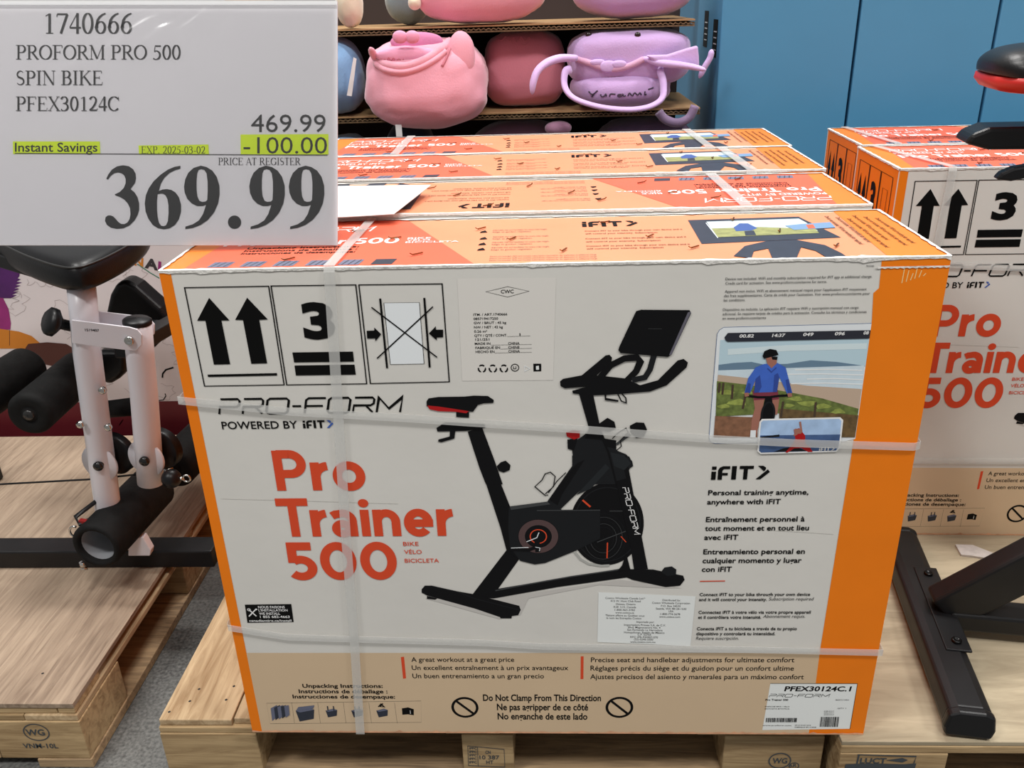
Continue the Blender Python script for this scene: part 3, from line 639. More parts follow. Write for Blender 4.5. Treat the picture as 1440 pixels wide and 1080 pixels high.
    Z7 = zm(470, 180, 4); Z8 = zm(800, 180, 4); Z6 = zm(960, 0, 3)
    p1 = T1(*Z7(430, 530)); p2 = T1(*Z7(800, 775)); sl = (p2[0]-p1[0])/(p2[1]-p1[1]); xd = lambda y: p1[0]+sl*(y-p1[1])
    a.poly([(0, 0), (.03, 0), (.055, D), (0, D)], orange_t, 0, uv=True); a.build('orange_stripe', fr_top, top); a = Art(T1)
    a.poly([(.03, 0), (xd(0), 0), (xd(D), D), (.055, D)], coral, 0, uv=True); a.build('coral_field', fr_top, top); a = Art(T1)
    p1 = T1(*Z6(620, 880)); p2 = T1(*Z6(845, 1065)); s2 = (p2[0]-p1[0])/(p2[1]-p1[1]); xe = lambda y: p1[0]+s2*(y-p1[1])
    a.poly([(W, 0), (W, D), (xe(D), D), (xe(0), 0)], orange_t, 0, uv=True)
    a.build('orange_stripe', fr_top, top)
    a = Art(T1, Z7); r5 = a.uv(355, 650); l5 = a.uv(85, 650); w5 = r5[0]-l5[0]; tot = w5*3.6
    hv = a.uv(200, 618)[1]-a.uv(200, 650)[1]
    geo_text(a, 'Pro Trainer 500', r5[0]-tot, r5[1], tot, hv, white_p, .182, 2)
    tech(a, 'PRO-FORM', r5[0]-tot, r5[1]+hv*2.2, tot*.8, hv*.9, white_p, .003, 2); a.textuv('POWERED BY iFIT>', r5[0]-tot, r5[1]+hv*1.35, tot*.55, hv*.5, white_p, .01, 2)
    for i, s_ in enumerate(('BIKE', 'VÉLO', 'BICICLETA')): a.textuv(s_, r5[0]+.012, r5[1]+hv*(.68-.34*i), .012*len(s_)*.75, hv*.24, white_p, .01, 2)
    a.build('product_name', fr_top, top)
    a = Art(T1, Z7)
    for i, s_ in enumerate(('Unpacking Instructions:', 'Instructions de déballage :', 'Instrucciones de desempaque:')): a.textuv(s_, .09, r5[1]-hv*(.55+.42*i), .17, hv*.3, black, .02, 2)
    for k in range(6):
        x = .062+k*.0465
        a.poly([(x, .014), (x+.03, .014), (x+.034, .040), (x+.004, .040)], slate if k < 5 else navy, 2, uv=True)
        if k < 5:
            for j in range(3): a.stroke([(x+.006+.009*j, .016), (x+.012+.009*j, .038)], .0018, navy, 3, uv=True)
    a.to(Z7)
    for (x0, y) in ((890, 590), (890, 628), (885, 660), (880, 690)):
        u, v = a.uv(x0, y); a.textuv('Adjustable seat and handlebar for every rider height', u, v+.012, .085, .006, grey_txt, 0, 2); a.textuv('Siège et guidon réglables', u, v, .06, .006, grey_txt, 0, 2)
        a.poly([(u-.02, v), (u-.008, v+.002), (u-.012, v+.014), (u-.018, v+.008)], black, 2, uv=True)
    u, v = a.uv(872, 750)
    for k in range(3): a.textuv('Device not included. WiFi and monthly subscription required for the application at additional charge', u, v+.010*k, .15, .005, grey_txt, 0, 2)
    a.to(Z8); u, v = a.uv(72, 558); u1 = a.uv(398, 558)[0]; hv2 = a.uv(72, 530)[1]-v; ifit(a, u, v, u1-u, hv2, black, black)
    for k, yy in enumerate((585, 600, 628, 645, 670, 685)):
        u, v = a.uv(90+k*2, yy); a.textuv('Connect iFIT to your bike through your own device and it' if k % 2 == 0 else 'will control your intensity. Subscription', u, v, .150 if k % 2 == 0 else .11, .0065, black, .008, 2)
    a.to(Z6)
    for k in range(6):
        a.textuv('Device not included. WiFi and monthly plan required', W-.098+k*.0145, D-.035-.01*(k%3), .17-.02*(k%2), .0065, black, .008, 2, rot=math.radians(-90))
    a.build('top_text', fr_top, top)
    a = Art(T1, Z6)
    a.poly([(22, 930), (488, 915), (668, 1003), (80, 1030)], navy, 1); a.stroke([(98, 942), (148, 1005)], .0012, pale, 2)
    a.poly([(100, 937), (490, 924), (520, 940), (570, 975), (145, 1003)], mat('top_photo_sky', rgb(215, 230, 235, KT), .5), 2)
    a.poly([(122, 966), (330, 960), (560, 968), (575, 985), (148, 1003)], mat('top_photo_grass', rgb(170, 172, 110, KT), .5, var=.3, vscale=80), 3)
    a.poly([(215, 962), (240, 945), (275, 945), (315, 965), (290, 975), (225, 978)], mat('top_photo_jersey', rgb(70, 100, 170, KT), .5), 4); a.poly([(260, 978), (300, 975), (310, 995), (265, 997)], navy, 4)
    a.poly([(432, 955), (500, 948), (622, 940), (645, 963), (470, 973)], mat('top_photo_card', rgb(130, 165, 205, KT), .5), 5); a.poly([(520, 952), (550, 950), (560, 966), (530, 968)], coral, 6)
    hb = [T1(*Z6(x, y)) for x, y in ((215, 1082), (262, 1040), (350, 1020), (480, 1014), (600, 1036), (670, 1070), (690, 1084), (610, 1090), (560, 1060), (500, 1045), (480, 1092), (380, 1096), (360, 1050), (300, 1062), (290, 1092))]
    hb = [(u_, max(.002, v_)) for u_, v_ in hb]
    a.poly(hb, navy, 3, uv=True)
    a.build('tablet_picture', fr_top, top)
    # --- end print, both ends
    for fr, par in ((fr_lend, lend), (fr_rend, rend)):
        a = Art(lambda x, y: (x, y)); up = lambda u, v, o, fr=fr: fr(u, v+.048, o)
        for k in range(3):
            x = .030+k*.073; a.stroke([(x, .60), (x+.069, .60), (x+.069, .79), (x, .79)], .002, black, 2, uv=True, closed=True)
        for x in (.048, .080): a.poly([(x-.012, .72), (x-.006, .72), (x-.006, .65), (x+.006, .65), (x+.006, .72), (x+.012, .72), (x, .765)], black, 2, uv=True)
        a.poly([(.038, .632), (.09, .632), (.09, .637), (.038, .637)], black, 2, uv=True)
        a.textuv('3', .122, .69, .034, .075, black, .045, 2); a.poly([(.11, .65), (.165, .65), (.165, .668), (.11, .668)], black, 2, uv=True); a.poly([(.11, .622), (.165, .622), (.165, .640), (.11, .640)], black, 2, uv=True)
        a.stroke([(.195, .63), (.225, .63), (.225, .76), (.195, .76)], .0012, black, 2, uv=True, closed=True); a.poly([(.184, .69), (.194, .70), (.184, .71)], black, 2, uv=True); a.poly([(.238, .69), (.227, .70), (.238, .71)], black, 2, uv=True)
        tech(a, 'PRO-FORM', .035, .545, .2, .026, white_p, .003, 2); a.textuv('Pro Trainer 500', .035, .48, .2, .03, white_p, .03, 2)
        a.build('end_print', up, par)
    # --- torn white cardboard edge along the top
    rn = random.Random(5); n = 150
    for (y0, dirn) in ((0, -1), (D, 1)):
        vs_ = []; fs_ = []; m = MB(); big = 0
        for i in range(n+1):
            x = W*i/n; big = big*.7+(.005*rn.random() if rn.random() < .12 else 0)
            h1 = .0012+.001*rn.random()+big*.6; h2 = .0018+.002*rn.random()+big
            vs_ += [(x, y0+dirn*.0012, H-h1), (x, y0+dirn*.0014, H+.0018), (x, y0-dirn*h2, H+.0020)]
        for i in range(n): k = 3*i; fs_ += [(k, k+3, k+4, k+1), (k+1, k+4, k+5, k+2)]
        m.add(vs_, fs_); m.build('torn_edge', wh_edge, root)
    for xx in (0, W):
        s_ = -1 if xx == 0 else 1; vs_ = []; fs_ = []; m = MB()
        for i in range(31):
            y = D*i/30; vs_ += [(xx+s_*.0012, y, H-.001-.002*rn.random()), (xx+s_*.0014, y, H+.0018), (xx-s_*(.002+.003*rn.random()), y, H+.0020)]
        for i in range(30): k = 3*i; fs_ += [(k, k+3, k+4, k+1), (k+1, k+4, k+5, k+2)]
        m.add(vs_, fs_); m.build('torn_edge', wh_edge, root)
    m = MB(); vs_ = []; fs_ = []
    for i in range(n+1):
        x = W*i/n; h1 = .003+.002*rn.random()+(.003*rn.random() if rn.random() < .2 else 0); vs_ += [(x, -.0012, .0008), (x, -.0012, h1)]
    for i in range(n): fs_.append((2*i, 2*i+2, 2*i+3, 2*i+1))
    m.add(vs_, fs_); m.build('worn_edge', mat('worn_cardboard', rgb(214, 160, 124, 1.2), .8, var=.3, vscale=40), root)
    m = MB(); vs_ = []; fs_ = []
    for i in range(25):
        x = .985+(W-.985)*i/24; vs_ += [(x, -.0014, H-.0135-.0012*(i % 2)), (x, -.0014, H-.0115)]
    for i in range(24): fs_.append((2*i, 2*i+2, 2*i+3, 2*i+1))
    m.add(vs_, fs_); m.build('perforation', wh_edge, root)
    crs = mat('crease_mark', rgb(172, 170, 165, KF), .6)
    a = Art(F1); a.stroke([(311, 701), (345, 702), (400, 703), (520, 707), (560, 708)], .0006, crs, 1); a.build('crease', fr_front, front)
    a = Art(F1); a.stroke([(1090, 746), (1130, 748), (1172, 751)], .0006, crs, 1); a.build('crease', fr_front, front)
    a = Art(F1)
    for k in range(6): a.stroke([(1268+k*6, 398-k*2), (1272+k*6, 376+(k % 3)*4)], .0012, mat('scuff', rgb(226, 176, 120, KF), .7), 1)
    a.build('scuff', fr_front, front)
    # --- staples in the top
    sm = MB(); sm.bar((-.008, 0, .0016), (.008, 0, .0016), .0022, .0016); sm.bar((-.008, 0, .001), (-.012, .002, .004), .002, .0012)
    first = None
    for i in range(13):
        x = .17+i*.066+rn.uniform(-.015, .015); y = (.055, .215, .14)[i % 3]+rn.uniform(-.015, .015)
        if first is None: o = first = sm.build('staple', copper, root)
        else: o = first.copy(); COL.objects.link(o); o.parent = root
        o.location = (x, y, H+.001); o.rotation_euler = (0, 0, rn.uniform(.4, 1.3))
    return root

def ribbon(pts, nrm, wv, w_):                 # flat strap along pts, width direction wv
    m = MB(); vs_ = []
    for p, n_, q in zip(pts, nrm, wv):
        p = Vector(p); q = Vector(q).normalized(); n_ = Vector(n_)
        vs_ += [p-q*w_/2, p+q*w_/2, p+q*w_/2+n_*.0008, p-q*w_/2+n_*.0008]
    fs_ = []
    for i in range(len(pts)-1):
        k = 4*i
        for j in range(4): fs_.append((k+j, k+(j+1) % 4, k+4+(j+1) % 4, k+4+j))
    return m.add(vs_, fs_)
def vert_strap(root, xb, xm, xt, xtop, w_=.0155, off=.0045):
    pts = [(xb, -off, .001), (xb*.5+xm*.5, -off-.001, H*.22), (xm, -off-.001, H*.5), (xm*.4+xt*.6, -off, H*.8), (xt, -off, H-.004), (xt, -off*.4, H+off), (xt*.5+xtop*.5, D*.5, H+off), (xtop, D-.002, H+off), (xtop, D+.0015, H-.004), (xtop, D+.0015, .001)]
    nr = [(0, -1, 0)]*5+[(0, 0, 1)]*3+[(0, 1, 0)]*2
    return ribbon(pts, nr, [(1, 0, 0)]*10, w_).build('strap', strap_m, root)
def horiz_strap(root, pix, w_=.0125, off=.0048):
    q = [F1(*p) for p in pix]
    pts = [(-off, D*.5, q[0][1]), (-off, .0, q[0][1])]+[(u, -off, v) for u, v in q]+[(W+off, 0, q[-1][1]), (W+off, D*.5, q[-1][1])]
    nr = [(-1, 0, 0)]*2+[(0, -1, 0)]*len(q)+[(1, 0, 0)]*2
    return ribbon(pts, nr, [(0, 0, 1)]*len(pts), w_).build('strap', strap_m, root)

carton = make_carton()
carton.name = 'bike_carton'
c2 = copy_tree(carton); c3 = copy_tree(carton); c4 = copy_tree(carton); r1 = copy_tree(carton); r2 = copy_tree(carton)
def place(o, loc, rz, sz, label, group): o.location = loc; o.rotation_euler = (0, 0, rz); o.scale = (1, 1, sz); o['label'] = label; o['group'] = group
GM = 'bike cartons standing side by side on the middle pallet'; GR = 'bike cartons on the pallet behind the display bike'
place(carton, (0, 0, Z0), 0, 1, 'tall white and orange bike carton strapped twice across its printed front, under the price sign', GM)
place(c2, (W-.008, .2835+D, Z0), math.pi, 1.008, 'bike carton turned round, its top lettering upside down, loose paper lying on it', GM)
place(c3, (.0, .568, Z0), 0, 1.014, 'bike carton with strap near its top right end, just behind the turned carton', GM)
place(c4, (.008, .853, Z0), 0, 1.014, 'rearmost bike carton of the middle pallet, beside the plush shelves', GM)
R1X, R1Y = 1.244, .616
place(r1, (R1X, R1Y, Z0), math.radians(-1.5), 1.0, 'bike carton on the plywood pallet with its front towards the black display bike', GR)
place(r2, (R1X+.022, R1Y+.292, Z0), math.radians(-1.0), 1.0, 'bike carton standing behind another, against the blue cartons', GR)
# straps: first carton
q = [F1(*p) for p in ((464, 381), (480, 690), (508, 1033))]
vert_strap(carton, q[2][0], q[1][0], q[0][0], q[0][0]+.01)
horiz_strap(carton, ((252, 561), (410, 577), (560, 585), (660, 592), (822, 602), (1000, 615), (1118, 621), (1284, 626)))
horiz_strap(carton, ((322, 880), (403, 893), (494, 896), (680, 901), (760, 906), (1060, 911), (1240, 915)))
vert_strap(c2, .215, .215, .215, .205, .02); vert_strap(c3, .94, .94, .94, .93, .02); vert_strap(c4, .90, .90, .90, .89, .02); vert_strap(c4, .19, .19, .19, .19, .02)
vert_strap(r1, .078, .085, .10, .03, .016); vert_strap(r2, .08, .08, .08, .04, .016)
horiz_strap(r1, ((252, 552), (700, 575), (1284, 600))); horiz_strap(r1, ((322, 905), (700, 905), (1240, 905)))

# ------------------------------------------------------------------ loose paper on the cartons
pp = [T1(475, 272), T1(607, 280), T1(555, 316), T1(462, 318), T1(462, 271)]
m = MB(); n = 6; zz = Z0+H*1.008+.006
m.prism(pp, (0, 0, zz), (1, 0, 0), (0, 1, 0), (0, 0, 1), .0012)
for i, v in enumerate(m.v):
    k = i % 5; m.v[i] = (v[0], v[1], v[2]+(0, .012, .004, 0, 0)[k])
pap = m.build('paper_sheet', mat('white_paper', (.85, .86, .85, 1), .5)); tag(pap, 'blank white paper sheet lying across two carton tops', 'paper')

# ------------------------------------------------------------------ price sign on an easel stand
SD = 1.296                                           # distance of its face along the view
SO = CAM+FWD*SD
sign = bpy.data.objects.new('price_sign', None); COL.objects.link(sign)
Ms = Matrix((RGT, UPV, -FWD)).transposed().to_4x4(); Ms.translation = SO; sign.matrix_world = Ms
tag(sign, 'grey price card in a clear plastic sleeve showing 369.99', 'price sign')
def S1(px, py): return ((px-720)/FPX*SD, (540-py)/FPX*SD)
a0 = S1(-22, 345); a1 = S1(474.5, 1.5)
paper_m = mat('price_card_paper', rgb(190, 188, 192, 1.36), .6, var=.02, vscale=3)
m = MB(); m.box(a0[0], a1[0], a0[1], a1[1], -.003, 0); m.build('card', paper_m, sign)
sink = mat('sign_ink', (.022, .022, .024, 1), .5); lime = mat('highlighter_lime', rgb(205, 228, 40, 1.02), .6)
def arc(cx, cy, rx, ry, a_, b_, n=22): return [(cx+rx*math.cos(math.radians(a_+(b_-a_)*i/n)), cy+ry*math.sin(math.radians(a_+(b_-a_)*i/n))) for i in range(n+1)]
def serif_glyph(ch, tk, tn):
    """strokes as (points, mode), mode a=nib, k=thick, n=thin; serifs (x,y,halfwidth); returns advance"""
    h = tk/2; S = []; sf = []; dots = []; adv = .54
    if ch == '0': S = [(arc(.25, .5, .22-h*.6, .5-tn/2, 0, 360, 40), 'a')]
    elif ch == '1': S = [([(.27, 0), (.27, .98)], 'k'), ([(.10, .86), (.27, .97)], 'n')]; sf = [(.27, 0, .15)]
    elif ch == '2': S = [(arc(.24, .73, .20-h*.5, .26, 165, -25, 18)+[(.33, .42), (.2, .2), (.06, .06)], 'a'), ([(.04, .045), (.46, .045)], 'b'), ([(.46, .045), (.49, .17)], 'n')]
    elif ch == '3': S = [(arc(.21, .755, .20-h*.5, .23, 165, -60, 18)+[(.2, .53)], 'a'), ([(.14, .53)]+arc(.19, .27, .26-h*.6, .26, 80, -130, 20)[2:], 'a')]; dots = [(.06, .11, .55)]
    elif ch == '4': S = [([(.35, 1), (.03, .3)], 'n'), ([(.03, .285), (.5, .285)], 'b'), ([(.36, 1), (.36, 0)], 'k')]
    elif ch == '5': S = [([(.14, .94), (.46, .94)], 'b'), ([(.14, .94), (.09, .55)], 'n'), ([(.09, .55)]+arc(.18, .3, .26-h*.6, .3, 95, -130, 20), 'a')]
    elif ch == '6': S = [([(.46, .985), (.33, .93), (.2, .8), (.12, .64), (.065+h*.5, .45), (.045+h*.7, .3)]+arc(.25, .3, .20-h*.4, .3-tn/2, 180, 360+180, 40), 'a')]
    elif ch == '9': S = [([(.50-x, 1-y) for x, y in ([(.46, .985), (.33, .93), (.2, .8), (.12, .64), (.065+h*.5, .45), (.045+h*.7, .3)]+arc(.25, .3, .20-h*.4, .3-tn/2, 180, 360+180, 40))], 'a')]
    elif ch == '7': S = [([(.05, .95), (.48, .95)], 'b'), ([(.47, .95), (.2, 0)], 'k2'), ([(.05, .95), (.03, .82)], 'n')]
    elif ch == '.': dots = [(.12, .10, 1.0)]; adv = .27
    elif ch == '-': S = [([(.04, .3), (.3, .3)], 'b')]; adv = .34
    elif ch == 'P': S = [([(.15, 0), (.15, 1)], 'k'), ([(.15, .98), (.32, .98)]+arc(.32, .735, .22-h*.5, .245, 90, -90, 16)+[(.15, .49)], 'a')]; sf = [(.15, 0, .14), (.1, 1, .09)]; adv = .6
    elif ch == 'R': S = [([(.15, 0), (.15, 1)], 'k'), ([(.15, .98), (.32, .98)]+arc(.32, .745, .21-h*.5, .235, 90, -90, 16)+[(.15, .51)], 'a'), ([(.32, .5), (.62, .01)], 'k2')]; sf = [(.15, 0, .14), (.1, 1, .09), (.63, 0, .07)]; adv = .7
    elif ch == 'O': S = [(arc(.37, .5, .34-h*.5, .5-tn/2, 0, 360, 40), 'a')]; adv = .76
    elif ch == 'F': S = [([(.15, 0), (.15, 1)], 'k'), ([(.1, .98), (.54, .98)], 'n'), ([(.54, .98), (.54, .8)], 'n'), ([(.15, .51), (.42, .51)], 'n'), ([(.42, .6), (.42, .42)], 'n')]; sf = [(.15, 0, .14), (.1, 1, .09)]; adv = .6
    elif ch == 'E': S = [([(.15, 0), (.15, 1)], 'k'), ([(.05, .98), (.54, .98)], 'n'), ([(.54, .98), (.54, .8)], 'n'), ([(.15, .51), (.42, .51)], 'n'), ([(.42, .6), (.42, .42)], 'n'), ([(.05, .02), (.57, .02), (.6, .2)], 'n')]; adv = .64
    elif ch == 'M': S = [([(.13, 0), (.13, 1)], 'n'), ([(.12, 1), (.45, .05)], 'k2'), ([(.45, .05), (.76, 1)], 'n'), ([(.77, 1), (.77, 0)], 'k')]; sf = [(.13, 0, .1), (.08, 1, .06), (.77, 0, .12), (.82, 1, .06)]; adv = .92
    elif ch == 'N': S = [([(.12, 0), (.12, 1)], 'n'), ([(.1, 1), (.62, .02)], 'k2'), ([(.63, 0), (.63, 1)], 'n')]; sf = [(.12, 0, .1), (.06, 1, .07), (.63, 1, .1)]; adv = .76
    elif ch == 'S': S = [(arc(.26, .745, .19-h*.3, .235, 35, 230, 16)+[(.28, .49)]+arc(.25, .255, .21-h*.3, .235, 60, -150, 18), 'as')]; adv = .54
    elif ch == 'I': S = [([(.17, 0), (.17, 1)], 'k')]; sf = [(.17, 0, .13), (.17, 1, .13)]; adv = .36
    elif ch == 'B': S = [([(.15, 0), (.15, 1)], 'k'), ([(.15, .98), (.32, .98)]+arc(.32, .755, .19-h*.5, .225, 90, -90, 14)+[(.15, .53)], 'a'), ([(.15, .53), (.34, .53)]+arc(.34, .275, .23-h*.5, .255, 90, -90, 14)+[(.1, .02)], 'a')]; sf = [(.1, 0, .09), (.1, 1, .09)]; adv = .64
    elif ch == 'K': S = [([(.15, 0), (.15, 1)], 'k'), ([(.17, .45), (.58, .98)], 'n'), ([(.3, .6), (.66, .01)], 'k2')]; sf = [(.15, 0, .13), (.15, 1, .13), (.58, 1, .1), (.66, 0, .1)]; adv = .74
    elif ch == 'X': S = [([(.1, .99), (.6, .01)], 'k2'), ([(.1, .01), (.58, .99)], 'n')]; sf = [(.1, 0, .1), (.12, 1, .11), (.6, 0, .12), (.58, 1, .1)]; adv = .72
    elif ch == 'C': S = [(arc(.37, .5, .33-h*.5, .5-tn/2, 42, 318, 34), 'a'), ([(.62, .97), (.63, .7)], 'n')]; adv = .68
    elif ch == 'T': S = [([(.3, 0), (.3, 1)], 'k'), ([(.04, .8), (.05, .98), (.55, .98), (.56, .8)], 'n')]; sf = [(.3, 0, .13)]; adv = .6
    elif ch == 'A': S = [([(.08, .01), (.34, .99)], 'n'), ([(.34, .99), (.62, .01)], 'k2'), ([(.18, .34), (.52, .34)], 'n')]; sf = [(.08, 0, .09), (.62, 0, .11)]; adv = .7
    elif ch == 'G': S = [(arc(.37, .5, .33-h*.5, .5-tn/2, 42, 318, 34), 'a'), ([(.62, .97), (.63, .7)], 'n'), ([(.62, .4), (.62, .1)], 'k')]; sf = [(.62, .4, .11)]; adv = .74
    elif ch == ' ': adv = .3
    return S, sf, dots, adv
def serif_text(art, t, x0, yb, x1, h, m, tk=.105, tn=.032, L=2, sp=0.0):
    u0, v0 = art.uv(x0, yb); u1 = art.uv(x1, yb)[0]; hv = art.uv(x0, yb-h)[1]-v0
    tot = sum(serif_glyph(c, tk, tn)[3]+sp for c in t)-sp-.06; k = (u1-u0)/tot; x = -.03
    for c in t:
        S, sf, dots, adv = serif_glyph(c, tk, tn)
        for pts, mode in S:
            q = [Vector((u0+(x+p[0])*k, v0+p[1]*hv)) for p in pts]
            if mode in ('a', 'as'):
                ws = []
                for i in range(len(pts)):
                    a_ = pts[max(0, i-1)]; b_ = pts[min(len(pts)-1, i+1)]; dx, dy = b_[0]-a_[0], b_[1]-a_[1]; ln = math.hypot(dx, dy) or 1
                    kk = abs(dy)/ln
                    if mode == 'as': kk = .25+.75*(1-min(1, abs(i/(len(pts)-1)-.5)*2.6)) if abs(i/(len(pts)-1)-.5) < .38 else .15
                    ws.append((tn+(tk-tn)*kk**1.3)*k)
            else: ws = [{'k': tk, 'k2': tk*.95, 'n': tn, 'b': max(tn, tk*.62)}[mode]*k]*len(pts)
            art.sline(q, ws, m, L)
        for (sx, sy, hw) in sf:
            yy = sy*hv+(.5*tn*hv if sy < .5 else -.5*tn*hv)
            art.sline([Vector((u0+(x+sx-hw)*k, v0+yy)), Vector((u0+(x+sx+hw)*k, v0+yy))], [tn*k*1.0]*2, m, L)
        for (dx, dy, r) in dots:
            rr = (.095*r if tk > .15 else .05*r)*k; art.circle((u0+(x+dx)*k, v0+rr if r == 1.0 else v0+dy*hv), rr, m, L, n=18)
        x += adv+sp
fr_s = lambda u, v, o: (u, v, o)
a = Art(S1, zm(0, 0, 3))
serif_text(a, '1740666', 186, 142, 560, 86, sink); serif_text(a, 'PROFORM PRO 500', 70, 251, 764, 60, sink); serif_text(a, 'SPIN BIKE', 70, 359, 434, 60, sink); serif_text(a, 'PFEX30124C', 70, 468, 503, 60, sink)
a.build('item_text', fr_s, sign)
a = Art(S1, zm(0, 0, 3))
a.poly([(55, 597), (422, 597), (424, 648), (56, 650)], lime, 1); a.poly([(585, 614), (880, 610), (882, 652), (587, 652)], lime, 1); a.poly([(1015, 568), (1386, 566), (1386, 652), (1016, 652)], lime, 1)
a.text('Instant Savings', 64, 640, 412, 38, sink, .012); serif_text(a, 'EXP. 2025-03-02', 597, 648, 867, 30, sink, .095, .032, sp=.02)
a.text('469.99', 1060, 557, 1374, 72, sink, -.004); a.text('-100.00', 1028, 648, 1380, 68, sink, -.004)
a.stroke([(64, 647), (1382, 655)], .0009, sink, 3); serif_text(a, 'PRICE AT REGISTER', 922, 696, 1268, 30, sink, .095, .032)
a.build('savings_text', fr_s, sign)
o3 = [(78, 212), (100, 165), (140, 110), (200, 72), (265, 60), (330, 70), (380, 105), (408, 155), (412, 210), (400, 260), (350, 327), (395, 365), (430, 420), (447, 490), (447, 560), (430, 620), (395, 680), (340, 735), (270, 768), (200, 775), (130, 762), (85, 730), (63, 685), (70, 645), (95, 625), (125, 624), (155, 635), (185, 665), (215, 700), (245, 720), (280, 722), (315, 705), (340, 665), (350, 610), (345, 545), (320, 490), (280, 445), (230, 415), (180, 398), (172, 388), (230, 360), (275, 315), (296, 260), (296, 215), (280, 175), (250, 150), (210, 140), (165, 150), (125, 180), (95, 222)]
o6 = [(912, 66), (845, 78), (770, 110), (690, 165), (610, 240), (555, 320), (522, 400), (510, 490), (520, 580), (550, 660), (600, 730), (660, 768), (725, 780), (790, 768), (850, 730), (895, 665), (918, 580), (918, 500), (895, 420), (855, 365), (810, 338), (760, 328), (710, 333), (668, 350), (690, 270), (730, 200), (790, 145), (850, 115), (910, 98)]
i6 = [(655, 385), (685, 378), (715, 378), (745, 400), (765, 440), (777, 510), (778, 600), (770, 690), (750, 735), (725, 745), (695, 740), (670, 705), (655, 640), (648, 560), (648, 460)]
o9 = [(1140, 65), (1205, 80), (1270, 120), (1320, 190), (1350, 290), (1352, 390), (1335, 490), (1290, 590), (1220, 675), (1140, 730), (1050, 765), (965, 778), (968, 750), (1050, 725), (1120, 680), (1165, 610), (1200, 505), (1160, 518), (1100, 518), (1040, 490), (990, 440), (960, 370), (952, 300), (965, 220), (1000, 145), (1060, 90)]
i9 = [(1145, 102), (1115, 112), (1100, 150), (1093, 230), (1093, 330), (1102, 410), (1125, 460), (1155, 472), (1195, 468), (1213, 450), (1218, 350), (1217, 240), (1205, 150), (1180, 112)]
a = Art(S1, zm(140, 225, 8)); a.poly(o3, sink, 2); a.polyh(o6, i6, sink, 2)
for dx in (0, 734, 1178): a.polyh([(x+dx, y) for x, y in o9], [(x+dx, y) for x, y in i9], sink, 2)
a.circle(S1(330, 312.5), S1(339.3, 0)[0]-S1(330, 0)[0], sink, 2); a.build('price_figures', fr_s, sign)
def sleeve_mat():
    m = bpy.data.materials.new('clear_sleeve'); m.use_nodes = True; nt = m.node_tree; nt.nodes.clear()
    out = nt.nodes.new('ShaderNodeOutputMaterial'); mx = nt.nodes.new('ShaderNodeMixShader'); tr = nt.nodes.new('ShaderNodeBsdfTransparent'); gl = nt.nodes.new('ShaderNodeBsdfGlossy'); gl.inputs['Roughness'].default_value = .12
    fz = nt.nodes.new('ShaderNodeFresnel'); fz.inputs[0].default_value = 1.35; tc = nt.nodes.new('ShaderNodeTexCoord'); n = nt.nodes.new('ShaderNodeTexNoise'); n.inputs['Scale'].default_value = 7; n.inputs['Distortion'].default_value = 1.5
    bp = nt.nodes.new('ShaderNodeBump'); bp.inputs['Strength'].default_value = .3; bp.inputs['Distance'].default_value = .02
    nt.links.new(tc.outputs['Object'], n.inputs[0]); nt.links.new(n.outputs[0], bp.inputs['Height']); nt.links.new(bp.outputs[0], gl.inputs['Normal'])
    nt.links.new(fz.outputs[0], mx.inputs[0]); nt.links.new(tr.outputs[0], mx.inputs[1]); nt.links.new(gl.outputs[0], mx.inputs[2]); nt.links.new(mx.outputs[0], out.inputs[0])
    return m
m = MB(); m.box(a0[0]-.004, a1[0]+.0005, a0[1]-.0002, a1[1]+.001, .0035, .0042); m.build('plastic_sleeve', sleeve_mat(), sign)
m = MB(); m.box(a0[0]-.004, a1[0]+.0005, a1[1]-.008, a1[1]-.001, .0043, .0052); m.build('sleeve_seam', mat('sleeve_seam_plastic', (.75, .76, .77, 1), .15, alpha=.5), sign)
# back support, resting on the carton tops
inv = Ms.inverted()
m = MB()
for px, fx in ((120, .02), (240, .09)):
    st = inv @ (CAM+(FWD+RGT*((px-720)/FPX)+UPV*((540-200)/FPX))*(SD+.004)); ft = inv @ Vector((fx, .40, Z0+H*1.008+.004)); m.tube([st, ft], .004, 8)
m.build('easel_leg', blk_metal, sign)
m = MB(); ft = [inv @ Vector((x, y, Z0+H*1.008+.0045)) for x, y in ((.005, .385), (.11, .385), (.11, .415), (.005, .415))]
up_s = (inv.to_3x3() @ Vector((0, 0, 1)))
m.add(ft+[p+up_s*.004 for p in ft], [(3, 2, 1, 0), (4, 5, 6, 7), (0, 1, 5, 4), (1, 2, 6, 5), (2, 3, 7, 6), (3, 0, 4, 7)]); m.build('easel_foot', blk_metal, sign)

# ------------------------------------------------------------------ pallets
pine = wood('pine_boards', rgb(206, 180, 142), rgb(150, 120, 84), (14, 1.2, 14), 4)
pine_x = wood('pine_boards_cross', rgb(192, 164, 122), rgb(132, 104, 68), (1.2, 14, 14), 4)
ply = wood('plywood_brown', rgb(176, 155, 133), rgb(132, 112, 94), (12, .8, 12), 7)
ply_r = wood('plywood_pale', rgb(180, 166, 140), rgb(142, 129, 106), (.8, 6, 6), 4)
old = wood('weathered_pine', rgb(178, 150, 114), rgb(110, 90, 68), (1.2, 14, 14), 5)
stamp = mat('stamp_ink', (.05, .06, .07, 1), .8)
def part(name, parent, mt, x0, x1, y0, y1, z0, z1, bev=.002):
    m = MB(); m.box(x0, x1, y0, y1, z0, z1); return m.build(name, mt, parent, bevel=bev, centre=True)
def local(parent, o): o.location = Vector(o.location)  # parts are built in world coordinates, pallets sit at the origin
